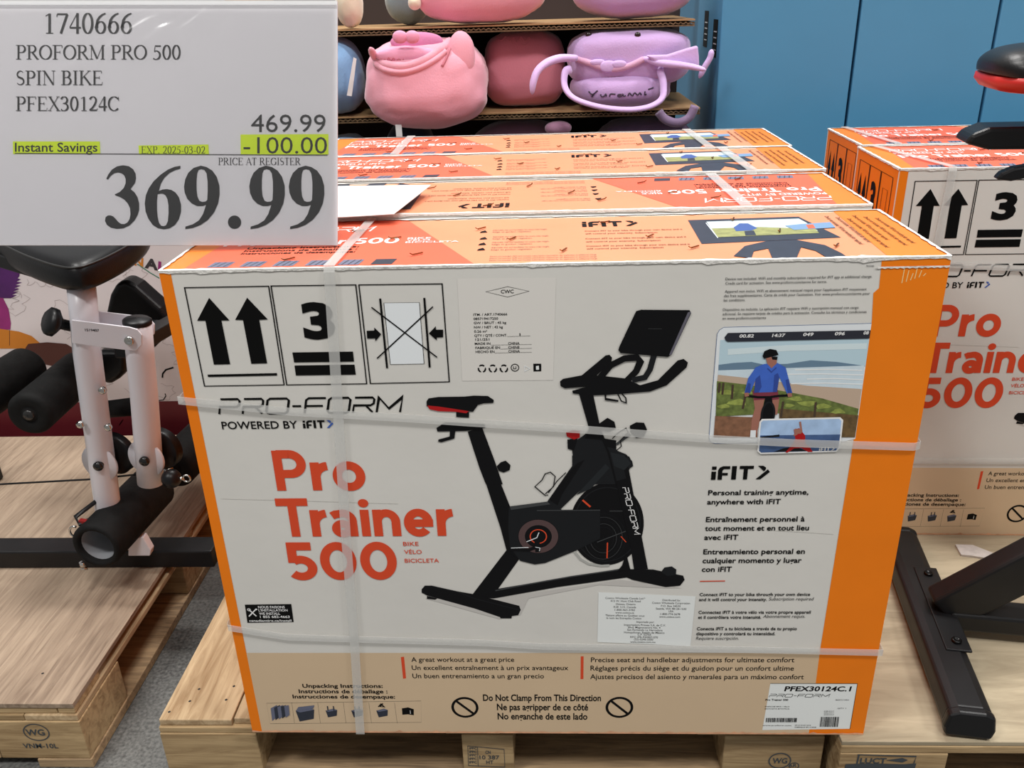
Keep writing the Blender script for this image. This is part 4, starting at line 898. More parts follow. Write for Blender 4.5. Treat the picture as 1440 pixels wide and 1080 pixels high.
# left pallet
LPX, LPY, LPT = -.357, .054, .157
lp = thing('plywood_pallet', 'wooden block pallet with brown plywood top under the weight bench', 'pallet')
part('deck_panel', lp, ply, LPX-1.3, LPX, LPY, LPY+1.09, LPT-.011, LPT, .0012)
for i in range(3): part('deck_board', lp, pine_x, (LPX-1.3, LPX-.30, LPX-.035)[i]+.001, (LPX-.30, LPX-.035, LPX)[i]-.001, LPY+.002, LPY+.10, LPT-.026, LPT-.0115)
part('deck_board', lp, pine_x, LPX-1.3, LPX, LPY+.5, LPY+.6, LPT-.026, LPT-.0115); part('deck_board', lp, pine_x, LPX-1.3, LPX, LPY+.99, LPY+1.09, LPT-.026, LPT-.0115)
part('stringer_board', lp, pine, LPX-.1, LPX+.003, LPY-.002, LPY+1.09, LPT-.040, LPT-.0265); part('stringer_board', lp, pine, LPX-1.3, LPX-1.2, LPY-.002, LPY+1.09, LPT-.040, LPT-.0265)
for y in (.0, .50, .99):
    for (x0, x1) in ((LPX-.17 if y == 0 else LPX-.1, LPX+.005), (LPX-.72, LPX-.58), (LPX-1.3, LPX-1.2)): 
        bk = part('block', lp, pine_x, x0, x1, LPY+y-.004 if y == 0 else LPY+y, LPY+y+(.16 if y == 0 else .1), .022, LPT-.041)
part('stringer_board', lp, pine_x, LPX-1.2, LPX-.101, LPY-.002, LPY+.09, LPT-.040, LPT-.0265)
m = MB(); m.box(LPX-.57, LPX-.172, LPY-.004, LPY+.02, .022, LPT-.041); m.build('fascia_board', pine_x, lp, bevel=.0015, centre=True)
part('bottom_board', lp, old, LPX-.10, LPX+.008, LPY-.006, LPY+1.09, 0, .0215); part('bottom_board', lp, old, LPX-.70, LPX-.60, LPY-.006, LPY+1.09, 0, .0215); part('bottom_board', lp, old, LPX-1.3, LPX-1.2, LPY-.006, LPY+1.09, 0, .0215)
a = Art(lambda x, y: (hit(x, y, 'y', LPY-.004).x, hit(x, y, 'y', LPY-.004).z), zm(0, 960, 4))
c = a.uv(205, 278); r = a.uv(275, 278)[0]-c[0]; a.circle(c, r, stamp, 1, ring=.0022, rv=r*.85); a.text('WG', 152, 294, 256, 34, stamp, .02, 1); a.text('VNM-10L', 135, 366, 330, 26, stamp, .012, 1)
a.build('stamp', lambda u, v, o: (u, LPY-.0042-o, v), lp)
# middle pallet
MPX0, MPX1, MPY = -.186, 1.028, .028
mp = thing('board_pallet', 'pale pine block pallet carrying the four bike cartons', 'pallet')
xs = [MPX0, -.047, .085, .225, .36, .50, .64, .78, .905, MPX1]
for i in range(9): part('deck_board', mp, pine, xs[i]+.0015, xs[i+1]-.0015, MPY+(.0 if i < 1 else .004), MPY+1.16, Z0-.014, Z0)
for y in (0, .53, 1.06): part('cross_board', mp, pine_x, MPX0, MPX1-.005, MPY-.004+y, MPY+.10+y, Z0-.028, Z0-.0145) if y else (part('cross_board', mp, pine_x, MPX0, .035, MPY-.004, MPY+.10, Z0-.028, Z0-.0145), part('cross_board', mp, pine_x, .345, .445, MPY-.004, MPY+.10, Z0-.028, Z0-.0145), part('cross_board', mp, pine_x, .80, MPX1, MPY-.004, MPY+.10, Z0-.028, Z0-.0145))
bx_ = lambda px: hit(px, 1052, 'y', MPY-.006).x
for y in (0, .53, 1.06):
    for (x0, x1) in ((MPX0, bx_(364)), (bx_(650), bx_(722)), (bx_(1018), MPX1)): part('block', mp, pine_x, x0, x1, MPY-.006+y, MPY+.10+y, .02, Z0-.0285)
part('bottom_board', mp, old, MPX0, MPX1, MPY-.008, MPY+.15, .0, .0195); part('bottom_board', mp, old, MPX0, MPX1, MPY+.52, MPY+.66, 0, .0195); part('bottom_board', mp, old, MPX0, MPX1, MPY+1.02, MPY+1.16, 0, .0195)
fz = lambda x, y: (hit(x, y, 'y', MPY-.006).x, hit(x, y, 'y', MPY-.006).z)
a = Art(fz, zm(900, 1020, 4.5)); c = a.uv(884, 222); r = a.uv(952, 222)[0]-c[0]; a.circle(c, r, stamp, 1, ring=.0024, rv=r*.95); a.text('WG', 836, 238, 930, 34, stamp, .02, 1); c = a.uv(975, 255); a.circle(c, r*.42, stamp, 1, ring=.0016); a.text('AR', 935, 262, 990, 22, stamp, .01, 1); a.build('stamp', lambda u, v, o: (u, MPY-.0062-o, v), mp)
a = Art(fz, zm(580, 1020, 4.5)); a.stroke([(350, 128), (580, 150), (585, 262), (355, 252)], .0011, stamp, 1, closed=True); a.stroke([(412, 134), (416, 258)], .001, stamp, 1)
for y in (150, 172, 194, 216, 238): a.text('IPPC', 360, y, 408, 14, stamp, .02, 1)
a.text('CN', 462, 178, 495, 20, stamp, .02, 1); a.text('10 387', 425, 212, 550, 24, stamp, .012, 1); a.text('HT', 468, 242, 512, 22, stamp, .012, 1)
a.build('stamp', lambda u, v, o: (u, MPY-.0062-o, v), mp)
# right pallet
RPX, RPY = 1.042, -.016
rp = thing('plywood_pallet', 'wooden pallet with pale plywood top under the display bike and two cartons', 'pallet')
part('deck_panel', rp, ply_r, RPX, RPX+1.5, RPY, RPY+1.36, Z0-.009, Z0, .0012)
part('deck_board', rp, pine_x, RPX, RPX+1.5, RPY-.001, RPY+.1, Z0-.026, Z0-.0095); part('deck_board', rp, pine_x, RPX, RPX+1.5, RPY+.62, RPY+.74, Z0-.026, Z0-.0095); part('deck_board', rp, pine_x, RPX, RPX+1.5, RPY+1.26, RPY+1.36, Z0-.026, Z0-.0095)
for y in (0, .62, 1.26):
    for (x0, x1) in ((RPX, RPX+.185), (RPX+.70, RPX+.83), (RPX+1.36, RPX+1.5)): part('block', rp, pine_x, x0, x1, RPY-.002+y, RPY+.1+y, .02, Z0-.0265)
for y in (-.004, .60, 1.22): part('bottom_board', rp, old, RPX, RPX+1.5, RPY+y, RPY+y+.14, 0, .0195)
a = Art(lambda x, y: (hit(x, y, 'y', RPY-.002).x, hit(x, y, 'y', RPY-.002).z), zm(1160, 940, 5.143))
a.stroke([(245, 625), (230, 690)], .003, stamp, 1); a.stroke([(235, 622), (660, 634), (640, 690)], .0022, stamp, 1); a.text('LUCT', 250, 682, 440, 38, stamp, .03, 1); a.poly([(150, 690), (330, 684), (560, 690), (660, 684), (650, 720), (140, 722)], stamp, 1); a.poly([(440, 662), (560, 645), (600, 660), (560, 678)], stamp, 1)
a.build('stamp', lambda u, v, o: (u, RPY-.0022-o, v), rp)
# nail heads on the left-hand deck boards
nl = mat('nail_hole', (.02, .018, .016, 1), .7)
nm = None
for (px, py) in ((280, 969), (267, 986), (318, 984), (329, 965), (238, 1001)):
    p = hit(px, py, 'z', Z0)
    if nm is None: m = MB(); m.lathe((0, 0, 0), (0, 0, 1), [(-.001, .0028), (.00015, .0026), (.00015, .0001)], 10); nm = o = m.build('nail_head', nl, mp)
    else: o = nm.copy(); COL.objects.link(o); o.parent = mp
    o.location = (p.x, p.y, Z0)
p = hit(60, 947, 'z', LPT); o = nm.copy(); COL.objects.link(o); o.parent = lp; o.location = (p.x, p.y, LPT)

# scraps on the right pallet
m = MB(); q0 = hit(1343, 768, 'z', Z0); m.prism([(0, 0), (.038, -.002), (.085, -.05), (.078, -.065), (.02, -.045), (-.004, -.04)], (q0.x, q0.y, Z0), (1, 0, 0), (0, 1, 0), (0, 0, 1), .005)
tag(m.build('cardboard_scrap', mat('scrap_white', (.62, .57, .54, 1), .8, var=.15, vscale=60)), 'torn white strip of cardboard lying on the pale plywood', 'scrap')
m = MB(); q0 = hit(1410, 777, 'z', Z0); m.prism([(0, 0), (.02, .012), (.035, .006), (.03, -.008), (.01, -.014)], (q0.x, q0.y, Z0), (1, 0, 0), (0, 1, 0), (0, 0, 1), .004)
tag(m.build('cardboard_scrap', kraft), 'small brown cardboard shred lying near the torn white strip', 'scrap')

# ------------------------------------------------------------------ display bike on the right
bk = thing('exercise_bike', 'black exercise bike with black and red saddle standing on the pale plywood', 'exercise bike', (1.300, .275, Z0), math.radians(-8.5))
m = MB()
prof = [(-.036, .0), (.036, 0), (.040, .018), (.036, .045), (.020, .052), (-.020, .052), (-.036, .045), (-.040, .018)]
m.prism(prof, (0, -.275, .006), (1, 0, 0), (0, 0, 1), (0, 1, 0), .55); st = m.build('rear_stabilizer', blk_metal, bk, bevel=.006, seg=3)
for y in (-.290, .270): m = MB(); m.prism([(x*1.05, z*1.05-.002) for x, z in prof], (0, y, .006), (1, 0, 0), (0, 0, 1), (0, 1, 0), .02); m.build('end_cap', blk_plastic, st, bevel=.006, seg=3)
for y in (-.2, .2): m = MB(); m.lathe((0, y, 0), (0, 0, 1), [(0, .001), (0, .02), (.012, .02), (.014, .001)], 16); m.build('foot', blk_plastic, st)
m = MB(); m.box(-.004, .042, -.13, .13, .056, .061); pl = m.build('mounting_plate', blk_metal, st, bevel=.002)
for y in (-.105, .105): m = MB(); m.lathe((.020, y, .061), (0, 0, 1), [(0, .009), (.004, .009), (.006, .006), (.003, .004), (.003, .0005)], 16); m.build('bolt', mat('dark_bolt', (.03, .03, .03, 1), .3, 1), st)
m = MB(); m.bar((.02, 0, .055), (.30, 0, .305), .05, .085); m.build('rear_frame_tube', blk_metal, bk, bevel=.008, seg=3)
m = MB(); m.bar((.03, 0, .045), (.98, 0, .045), .06, .04); m.build('base_rail', blk_metal, bk, bevel=.006)
m = MB(); m.bar((.30, 0, .28), (.05, 0, .93), .045, .06); m.build('seat_post', blk_metal, bk, bevel=.006)
m = MB(); m.tube([(.135, -.02, .66), (.135, -.075, .66)], [.008, .02], 12); m.build('post_knob', blk_plastic, bk)
# slider, lever and saddle
pts = [(-.102, .966), (-.094, .980), (-.070, .990), (.060, .992), (.066, 1.003), (.20, 1.003), (.20, .960), (.075, .957), (-.066, .956)]
m = MB(); m.prism(pts, (0, -.034, 0), (1, 0, 0), (0, 0, 1), (0, 1, 0), .068); sl_ = m.build('seat_slider', blk_plastic, bk, bevel=.006)
m = MB(); m.prism([(.008, .958), (.012, .945), (.0, .938), (-.030, .932), (-.046, .924), (-.053, .914), (-.030, .911), (.008, .920), (.05, .935), (.08, .958)], (0, -.05, 0), (1, 0, 0), (0, 0, 1), (0, 1, 0), .022); m.build('slider_lever', blk_plastic, bk, bevel=.004)
m = MB(); m.bar((.045, 0, .99), (.045, 0, 1.06), .05, .03); m.build('saddle_clamp', blk_metal, bk)
def saddle(z0, z1, k, topd):
    ring = [(-.10, .0), (-.098, .055), (-.075, .088), (-.03, .098), (.02, .085), (.06, .052), (.11, .030), (.17, .022), (.185, .0)]
    ring = ring+[(x, -y) for x, y in ring[-2:0:-1]]
    m = MB(); n = len(ring); rows = []
    lv = [(0, .985), (.02, .99), (.25, 1.0), (.45, .98), (.68, .90), (.85, .76), (.96, .52), (1, .26), (1.0, .02)] if topd else [(0, .80), (.15, .93), (.6, 1.0), (1, .99)]
    vs_ = []
    for (h, s_) in lv:
        for (x, y) in ring: vs_.append((.045+(x-.03)*s_*k, y*s_*k, z0+(z1-z0)*h+(.012*max(0, (-x-.02)/.08) if topd else 0)-(0 if topd else .012*(1-h)*max(0, (x+.02)/.2))))
    fs_ = [(i*n+j, i*n+(j+1) % n, (i+1)*n+(j+1) % n, (i+1)*n+j) for i in range(len(lv)-1) for j in range(n)]+[tuple(range(n))[::-1], tuple(range((len(lv)-1)*n, len(lv)*n))]
    return m.add(vs_, fs_, True)
sd = saddle(1.056, 1.100, 1.02, True).build('saddle', leather, bk); sd.modifiers.new('smooth', 'SUBSURF').levels = 1; sd.modifiers['smooth'].render_levels = 2
saddle(1.042, 1.066, .99, False).build('saddle_base', mat('red_saddle_shell', rgb(190, 38, 32, 1.1), .4), sd)
# front half, towards the right
m = MB(); m.prism([(.25, .22), (.33, .34), (.55, .36), (.70, .80), (.80, .80), (.78, .55), (.95, .20), (.80, .12), (.42, .14)], (0, -.05, 0), (1, 0, 0), (0, 0, 1), (0, 1, 0), .1); m.build('body_shroud', blk_plastic, bk, bevel=.01)
m = MB(); m.lathe((.78, -.06, .30), (0, 1, 0), [(0, .001), (0, .14), (.01, .15), (.02, .215), (.1, .215), (.11, .15), (.12, .14), (.12, .001)], 48); m.build('flywheel', blk_metal, bk)
m = MB(); m.bar((.78, 0, .76), (.70, 0, 1.05), .05, .06); m.build('handlebar_post', blk_metal, bk, bevel=.006)
m = MB()
for s_ in (-1, 1): m.tube([(.70, 0, 1.05), (.66, s_*.12, 1.06), (.70, s_*.22, 1.07), (.84, s_*.23, 1.14)], .016, 10)
m.build('handlebar', foam, bk)
m = MB(); m.prism(prof, (.98, -.26, .006), (1, 0, 0), (0, 0, 1), (0, 1, 0), .52); m.build('front_stabilizer', blk_metal, bk, bevel=.006)
m = MB(); m.tube([(.45, -.14, .28), (.45, .14, .28)], .012, 10); m.bar((.45, -.10, .28), (.34, -.10, .18), .02, .03); m.box(.29, .39, -.21, -.12, .165, .185); m.build('crank', blk_metal, bk)

# ------------------------------------------------------------------ weight bench on the left pallet
wb = thing('weight_bench', 'white framed weight bench with black vinyl seat and foam leg rollers', 'weight bench')
YB = .45
hh = lambda px, py, y=YB: hit(px, py, 'y', y)
m = MB(); m.box(-1.5, -.235, .475, .535, LPT, LPT+.046); m.build('base_beam', blk_metal, wb, bevel=.004)
m = MB(); m.box(-1.10, -1.04, .20, .90, LPT, LPT+.046); m.build('base_foot', blk_metal, wb, bevel=.004)
# seat pad: rounded tapered slab
c = hh(100, 330, .52); 
def pad(outline, z0, z1, name, par, tilt=0, mt=leather):
    n = len(outline); cx = sum(p[0] for p in outline)/n; cy = sum(p[1] for p in outline)/n
    lv = [(0, .90), (.06, .97), (.25, 1.0), (.62, 1.0), (.84, .965), (.96, .89), (1, .78), (1.02, .4), (1.02, .02)]
    vs_ = [(cx+(x-cx)*s_, cy+(y-cy)*s_, z0+(z1-z0)*h+tilt*(y-cy)) for (h, s_) in lv for (x, y) in outline]
    fs_ = [(i*n+j, i*n+(j+1) % n, (i+1)*n+(j+1) % n, (i+1)*n+j) for i in range(len(lv)-1) for j in range(n)]+[tuple(range(n))[::-1], tuple(range((len(lv)-1)*n, len(lv)*n))]
    m = MB(); m.add(vs_, fs_, True); o = m.build(name, mt, par); return o
ol = [hit(px, py, 'z', .845) for px, py in ((-60, 330), (0, 368), (30, 386), (60, 399), (92, 410), (114, 412), (136, 406), (170, 389), (200, 369), (220, 346))]
ol = [(p.x, p.y) for p in ol]+[(-.44, .93), (-.60, .97), (-.80, .95)]
sp = pad(ol, .840, .905, 'seat_pad', wb); sp.modifiers.new('smooth', 'SUBSURF').render_levels = 2
def hz(px, py, z): return hit(px, py, 'z', z)
m = MB(); m.tube([hh(114, 400, .47), hh(119, 450), hh(122, 490), hh(138, 610), hh(152, 715), Vector((hh(152, 715).x-.02, .50, LPT+.04))], .027, 20); pA = m.build('front_post', wh_metal, wb)
m = MB(); m.tube([hh(193, 453), hh(197, 497), hh(203, 560), hh(207, 613), hh(212, 678)], .0275, 20); pB = m.build('leg_lever_post', wh_metal, wb)
p = hh(193, 452); d = (hh(197, 497)-p).normalized(); m = MB(); m.lathe(p+d*.004, -d, [(0, .0278), (.007, .0278), (.010, .024), (.012, .001)], 24); m.build('tube_cap', blk_plastic, pB)
# two side plates of the pivot bracket
Z6b = zm(100, 340, 4.909)
pl2 = [(3, 540), (160, 560), (400, 590), (455, 606), (488, 645), (487, 712), (450, 752), (390, 750), (160, 722), (5, 700)]
for Y in (.418, .478):
    q = [hit(*Z6b(*p_), 'y', .418) for p_ in pl2]; m = MB(); m.prism([(v.x, v.z) for v in q], (0, Y, 0), (1, 0, 0), (0, 0, 1), (0, 1, 0), .004); br = m.build('pivot_bracket', wh_metal, wb, bevel=.001)
    if Y < .45:
        b = hit(182.5, 478.5, 'y', Y); m = MB(); m.lathe((b.x, Y, b.z), (0, -1, 0), [(0, .0095), (.005, .0095), (.007, .007), (.005, .004), (.005, .0005)], 20); m.build('bolt', steel, br)
        a = Art(lambda x, y: (hit(x, y, 'y', Y).x, hit(x, y, 'y', Y).z), zm(0, 330, 4.5)); a.text('1519407', 540, 610, 628, 16, black, .01, 1, rot=-.06); a.build('stamp', lambda u, v, o: (u, Y-o, v), br)
# knob
p = hh(75, 453, .43); m = MB(); d = (hh(97, 458, .45)-p).normalized()
pr = []
m.lathe(p-d*.014, d, [(0, .001), (0, .022), (.006, .029), (.016, .029), (.024, .018), (.03, .011), (.05, .011), (.05, .001)], 10); m.build('height_knob', blk_plastic, wb)
# pulleys
for (px, py, sx) in ((142, 649, 12), (207, 642, 14)):
    q = hh(px, py, .45); m = MB(); m.lathe((q.x+.014, .472, q.z+.002), (.22, .97, 0), [(0, .001), (0, .043), (.004, .048), (.012, .043), (.020, .048), (.024, .043), (.024, .001)], 36); pu = m.build('pulley', blk_plastic, wb)
    m = MB(); m.lathe((q.x, .440, q.z), (.22, .97, .0), [(0, .001), (0, .042), (.003, .043), (.006, .043), (.006, .001)], 36); m.build('pulley_cover', wh_metal, pu)
    b = hit(px-5, py+8, 'y', .415); m = MB(); m.lathe((b.x, .412, b.z), (0, 1, 0), [(0, .001), (.001, .006), (.004, .0105), (.010, .0105), (.012, .008), (.05, .008)], 18); m.build('axle_cap', mat('dark_chrome', (.05, .05, .05, 1), .18, .8), pu)
# foam rollers (axles level)
def roller(n0, n1, z, r, hollow=0, name='foam_roller'):
    a_ = hz(*n0, z); b_ = hz(*n1, z); m = MB()
    if hollow: m.hollow(a_, b_, r, r*.72, hollow)
    else: m.lathe(a_, (b_-a_), [(.002, .001), (.0, r*.30), (.004, r*.34), (.002, r*.40), (.0, r-.012), (.003, r-.004), (.010, r), ((b_-a_).length-.02, r), ((b_-a_).length-.004, r-.012), ((b_-a_).length, .001)], 36)
    return m.build(name, foam, wb), a_, b_
o, a_, b_ = roller((40, 584), (118, 517), .60, .046); m = MB(); d = (b_-a_).normalized(); m.lathe(a_-d*.003, d, [(0, .001), (0, .010), (.004, .012), (.01, .012)], 18); m.build('axle_cap', mat('dark_cap', (.02, .02, .02, 1), .25), o)
roller((-52, 575), (45, 513), .62, .048)
o, a_, b_ = roller((134, 770), (216, 684), .30, .054, .10); d = (b_-a_).normalized(); m = MB(); m.lathe(a_+d*.012, d, [(0, .0380), (.08, .0380)], 28); m.build('roller_liner', mat('grey_liner', (.30, .31, .33, 1), .5), o)
roller((243, 660), (318, 585), .30, .054)
a_ = hz(205, 694, .30); b_ = hz(320, 578, .30); m = MB(); m.tube([a_, b_], .010, 12); m.build('roller_axle', steel, wb)
a_ = hz(52, 573, .60); b_ = hz(150, 489, .60); m = MB(); m.tube([a_, b_], .010, 12); m.build('roller_axle', steel, wb)
# ball stop with eye bolt, snap hook, cable
p = hh(241, 673, .43); m = MB(); m.blob(p, (.021, .021, .021), 2, 0, 0, 20, 12); bs = m.build('cable_stop', blk_plastic, wb)
m = MB(); m.tube([p+Vector((.015+.004*0, 0, 0)), p+Vector((.026, 0, 0))], .004, 8)
m.tube([p+Vector((.033+.008*math.cos(t_*math.pi/6), 0, .008*math.sin(t_*math.pi/6))) for t_ in range(13)], .0022, 8, cap=False); m.build('eye_bolt', steel, bs)
m = MB(); m.tube([hh(-60, 686, .46), hh(0, 681, .46), hh(128, 674, .46), hh(195, 667, .46)], .0022, 8); m.build('pull_cable', blk_plastic, wb)
m = MB(); m.tube([hh(135, 705, .43), hh(106, 727, .40), hh(111, 737, .38), hh(150, 722, .42)], .005, 8); m.build('cable_guide', blk_metal, wb)
m = MB(); m.bar(hh(112, 732, .385), hh(126, 735, .385), .01, .007); m.build('red_tab', mat('red_plastic', rgb(150, 30, 30), .4), wb)
m = MB(); q = hh(106, 748, .385)
m.tube([q+Vector((.012*math.cos(t_*math.pi/8), 0, .014*math.sin(t_*math.pi/8))) for t_ in range(3, 15)], .0025, 8); m.build('snap_hook', steel, wb)
m = MB(); q = hh(117, 797, .35); m.tube([q+Vector((0, 0, .012)), q], .006, 10); m.tube([q+Vector((-.004, -.004, -.003)), q+Vector((.006, .004, -.006))], .004, 8); m.build('spring_pin', steel, wb)
m = MB(); m.prism([(0, 0), (.05, 0), (.055, .014), (.045, .05), (.012, .05)], hh(180, 782, .44), (1, 0, 0), (0, 0, 1), (0, 1, 0), .02); m.build('foot_bracket', wh_metal, wb, bevel=.002)
for (px, py, y) in ((145, 548, .43), (114, 596, .42), (153, 600, .42)):
    b = hh(px, py, y); m = MB(); m.lathe(b, (0, -1, 0), [(0, .008), (.006, .008), (.008, .005), (.008, .001)], 14); m.build('bolt', steel, wb)
m = MB(); m.tube([hh(146, 576, .53), hh(205, 570, .53)], [.019, .021], 18); m.build('spacer_roller', foam, wb)
q = [hit(*Z6b(*p_), 'y', .80) for p_ in ((262, 480), (290, 350), (335, 270), (395, 250), (470, 290), (560, 370), (640, 440), (720, 560), (700, 620), (610, 560), (560, 640), (420, 600), (280, 540))]
m = MB(); m.prism([(v.x, v.z) for v in q], (0, .78, 0), (1, 0, 0), (0, 0, 1), (0, 1, 0), .06); m.build('arm_pad', leather, wb, bevel=.012, seg=4)
q = [hit(*Z6b(*p_), 'y', .66) for p_ in ((200, 735), (395, 735), (395, 880), (350, 930), (300, 960), (250, 965), (225, 900))]
m = MB(); m.prism([(v.x, v.z) for v in q], (0, .64, 0), (1, 0, 0), (0, 0, 1), (0, 1, 0), .05); m.build('knee_pad', leather, wb, bevel=.012, seg=4)
q = [hit(*Z6b(*p_), 'y', .72) for p_ in ((480, 560), (590, 560), (622, 600), (620, 690), (560, 740), (500, 700))]
m = MB(); m.prism([(v.x, v.z) for v in q], (0, .70, 0), (1, 0, 0), (0, 0, 1), (0, 1, 0), .05); m.build('hinge_cover', blk_plastic, wb, bevel=.01)
for o_, a_, b_ in (('pad_arm', (-.33, .80, .66), (-.33, .47, .70)), ('seat_support', (-.42, .50, .850), (-.98, .88, .850)), ('rear_post', (-1.0, .88, .86), (-1.0, .88, LPT+.002))):
    m = MB(); m.bar(a_, b_, .04, .03, (0, 0, 1) if o_ != 'rear_post' else (0, 1, 0)); m.build(o_, blk_metal, wb, bevel=.003)
n_ = len(ol); cx_ = sum(p[0] for p in ol)/n_; cy_ = sum(p[1] for p in ol)/n_
P = [Vector((cx_+(x-cx_)*.972, cy_+(y-cy_)*.972, .892)) for x, y in ol]; P.append(P[0]); Q = []
for i in range(len(P)-1):
    for j in range(4): Q.append(P[i].lerp(P[i+1], j/4))
Q = [(Q[i-2]+Q[i-1]+Q[i]+Q[(i+1) % len(Q)]+Q[(i+2) % len(Q)])/5 for i in range(len(Q))]; Q.append(Q[0])
m = MB(); m.tube(Q, .0022, 6, cap=False); m.build('piping', mat('vinyl_piping', (.03, .03, .03, 1), .4), sp)

# ------------------------------------------------------------------ colouring-book carton behind the bench
YM = 1.22
mc = thing('printed_carton', 'large white carton printed with thin doodles and purple and orange figures, behind the weight bench', 'carton')
m = MB(); m.box(-1.75, -.36, YM, YM+.5, 0, .96); m.build('carton_body', mat('doodle_card', rgb(228, 221, 223, 1.0), .55, var=.05, vscale=4), mc)
UM = lambda x, y: (hit(x, y, 'y', YM).x, hit(x, y, 'y', YM).z)
fr_m = lambda u, v, o: (u, YM-o, v)
a = Art(UM)
dood = mat('doodle_line', rgb(186, 176, 176, .95), .6)
rd = random.Random(11)
for i in range(46):
    cx, cy = rd.uniform(-30, 300), rd.uniform(340, 570); r = rd.uniform(6, 26); k0 = rd.uniform(0, 6); n = 22; sp_ = rd.uniform(.4, 1)
    a.stroke([(cx+r*math.cos(k0+sp_*2*math.pi*j/n)*(1+.25*math.sin(3*j*.6+k0)), cy+.8*r*math.sin(k0+sp_*2*math.pi*j/n)*(1+.25*math.cos(2*j*.5))) for j in range(n)], .0011, dood, 1)
a.build('doodles', fr_m, mc)
a = Art(UM, zm(0, 330, 4.5))
purp = mat('purple_print', rgb(84, 34, 104, 1.0), .5, var=.25, vscale=20); mag = mat('magenta_print', rgb(150, 44, 118, 1.0), .5, var=.15, vscale=20); ora = mat('amber_print', rgb(206, 128, 40, 1.0), .5); brn = mat('brown_print', rgb(84, 44, 38, 1.0), .5)
hair = [(-150, 160), (0, 165), (60, 190), (125, 235)]
for k in range(7): hair += [(140-abs(k-2)*8, 262+k*20), (112-k*7, 276+k*21)]
a.poly(hair+[(20, 402), (-150, 400)], purp, 2); a.build('purple_figure', fr_m, mc); a = Art(UM, zm(0, 330, 4.5))
a.poly([(-150, 395), (20, 400), (55, 470), (70, 560), (66, 600), (-150, 600)], mag, 3); a.build('magenta_figure', fr_m, mc); a = Art(UM, zm(0, 330, 4.5))
a.poly([(-150, 590), (0, 595), (120, 612), (200, 640), (260, 690), (200, 720), (-150, 720)], ora, 4); a.stroke([(62, 602), (62, 700)], .0016, brn, 5); a.build('orange_figure', fr_m, mc); a = Art(UM, zm(0, 330, 4.5))
a.poly([(160, 720), (180, 690), (300, 680), (420, 690), (470, 720), (440, 800), (330, 830), (200, 800)], brn, 5); a.build('brown_figure', fr_m, mc); a = Art(UM, zm(0, 330, 4.5))
a.stroke([(1028, 905), (1030, 880), (1050, 855), (1098, 840)], .005, black, 2); a.build('ink_curl', fr_m, mc); a = Art(UM, zm(0, 330, 4.5)); a.stroke([(1000, 1050), (1035, 1045), (1050, 1020), (1045, 1005)], .003, black, 2); a.build('ink_curl', fr_m, mc); a = Art(UM, zm(0, 330, 4.5)); a.stroke([(755, 1295-90), (780, 1170)], .003, black, 2); a.build('ink_curl', fr_m, mc); a = Art(UM, zm(0, 330, 4.5))
a.text('A', 915, 205, 1000, 68, mat('charcoal_print', (.04, .035, .04, 1), .5), .05, 3, rot=-.25); a.text('L', 1000, 222, 1050, 60, mag, .04, 3, rot=-.25); a.text('N', 850, 190, 905, 60, ora, .04, 3, rot=-.25)
a.stroke([(870, 185), (950, 240), (1010, 275)], .003, mat('teal_print', rgb(70, 130, 110), .5), 3)
a.build('title_letters', fr_m, mc)
a = Art(lambda x, y: (x, y)); a.poly([(-1.75, .0), (-.36, .0), (-.36, .235), (-1.75, .235)], mat('crimson_band', rgb(104, 22, 34, 1.0), .5), 2, uv=True); a.build('red_band', fr_m, mc)

# ------------------------------------------------------------------ blue cartons
blue = mat('blue_cardboard', rgb(72, 132, 168, 1.22), .5, var=.04, vscale=3, bump=.05, bscale=14); dblue = mat('blue_carton_side', rgb(72, 132, 168, 1.22), .5)
YBL = 1.43
bx = [hit(1010, 100, 'y', YBL).x, hit(1200.5, 100, 'y', YBL).x, hit(1392, 100, 'y', YBL).x]; bx.append(bx[2]+.37); 
LB = ('tall plain blue carton beside the plush shelves, with black labels on its side', 'tall plain blue carton standing between two others of the same blue', 'tall plain blue carton behind the saddle of the display bike')
for i in range(3):
    r_ = thing('tall_carton', LB[i], 'carton', (bx[i], YBL, 0), 0, 'tall blue cartons')
    wd_ = bx[i+1]-bx[i]-.007
    m = MB(); m.box(0, wd_, 0, .95, 0, 2.0); m.build('carton_body', blue, r_, bevel=.004)
    m = MB(); m.box(.002, wd_-.002, 0.468, .482, 1.998, 2.002); m.build('top_seam_tape', mat('seam_tape', (.5, .45, .36, 1), .4), r_)
    if i == 0:
        a = Art(lambda x, y: (x, y))
        for (y0, z0) in ((.045, 1.165), (.20, 1.185)):
            a.poly([(y0, z0), (y0+.07, z0), (y0+.07, z0+.10), (y0, z0+.10)], black, 1, uv=True)
            for k in range(4): a.stroke([(y0+.012, z0+.02+k*.016), (y0+.055, z0+.02+k*.016)], .003, pale, 2, uv=True)
        a.build('side_label', lambda u, v, o: (-o, u, v), r_)

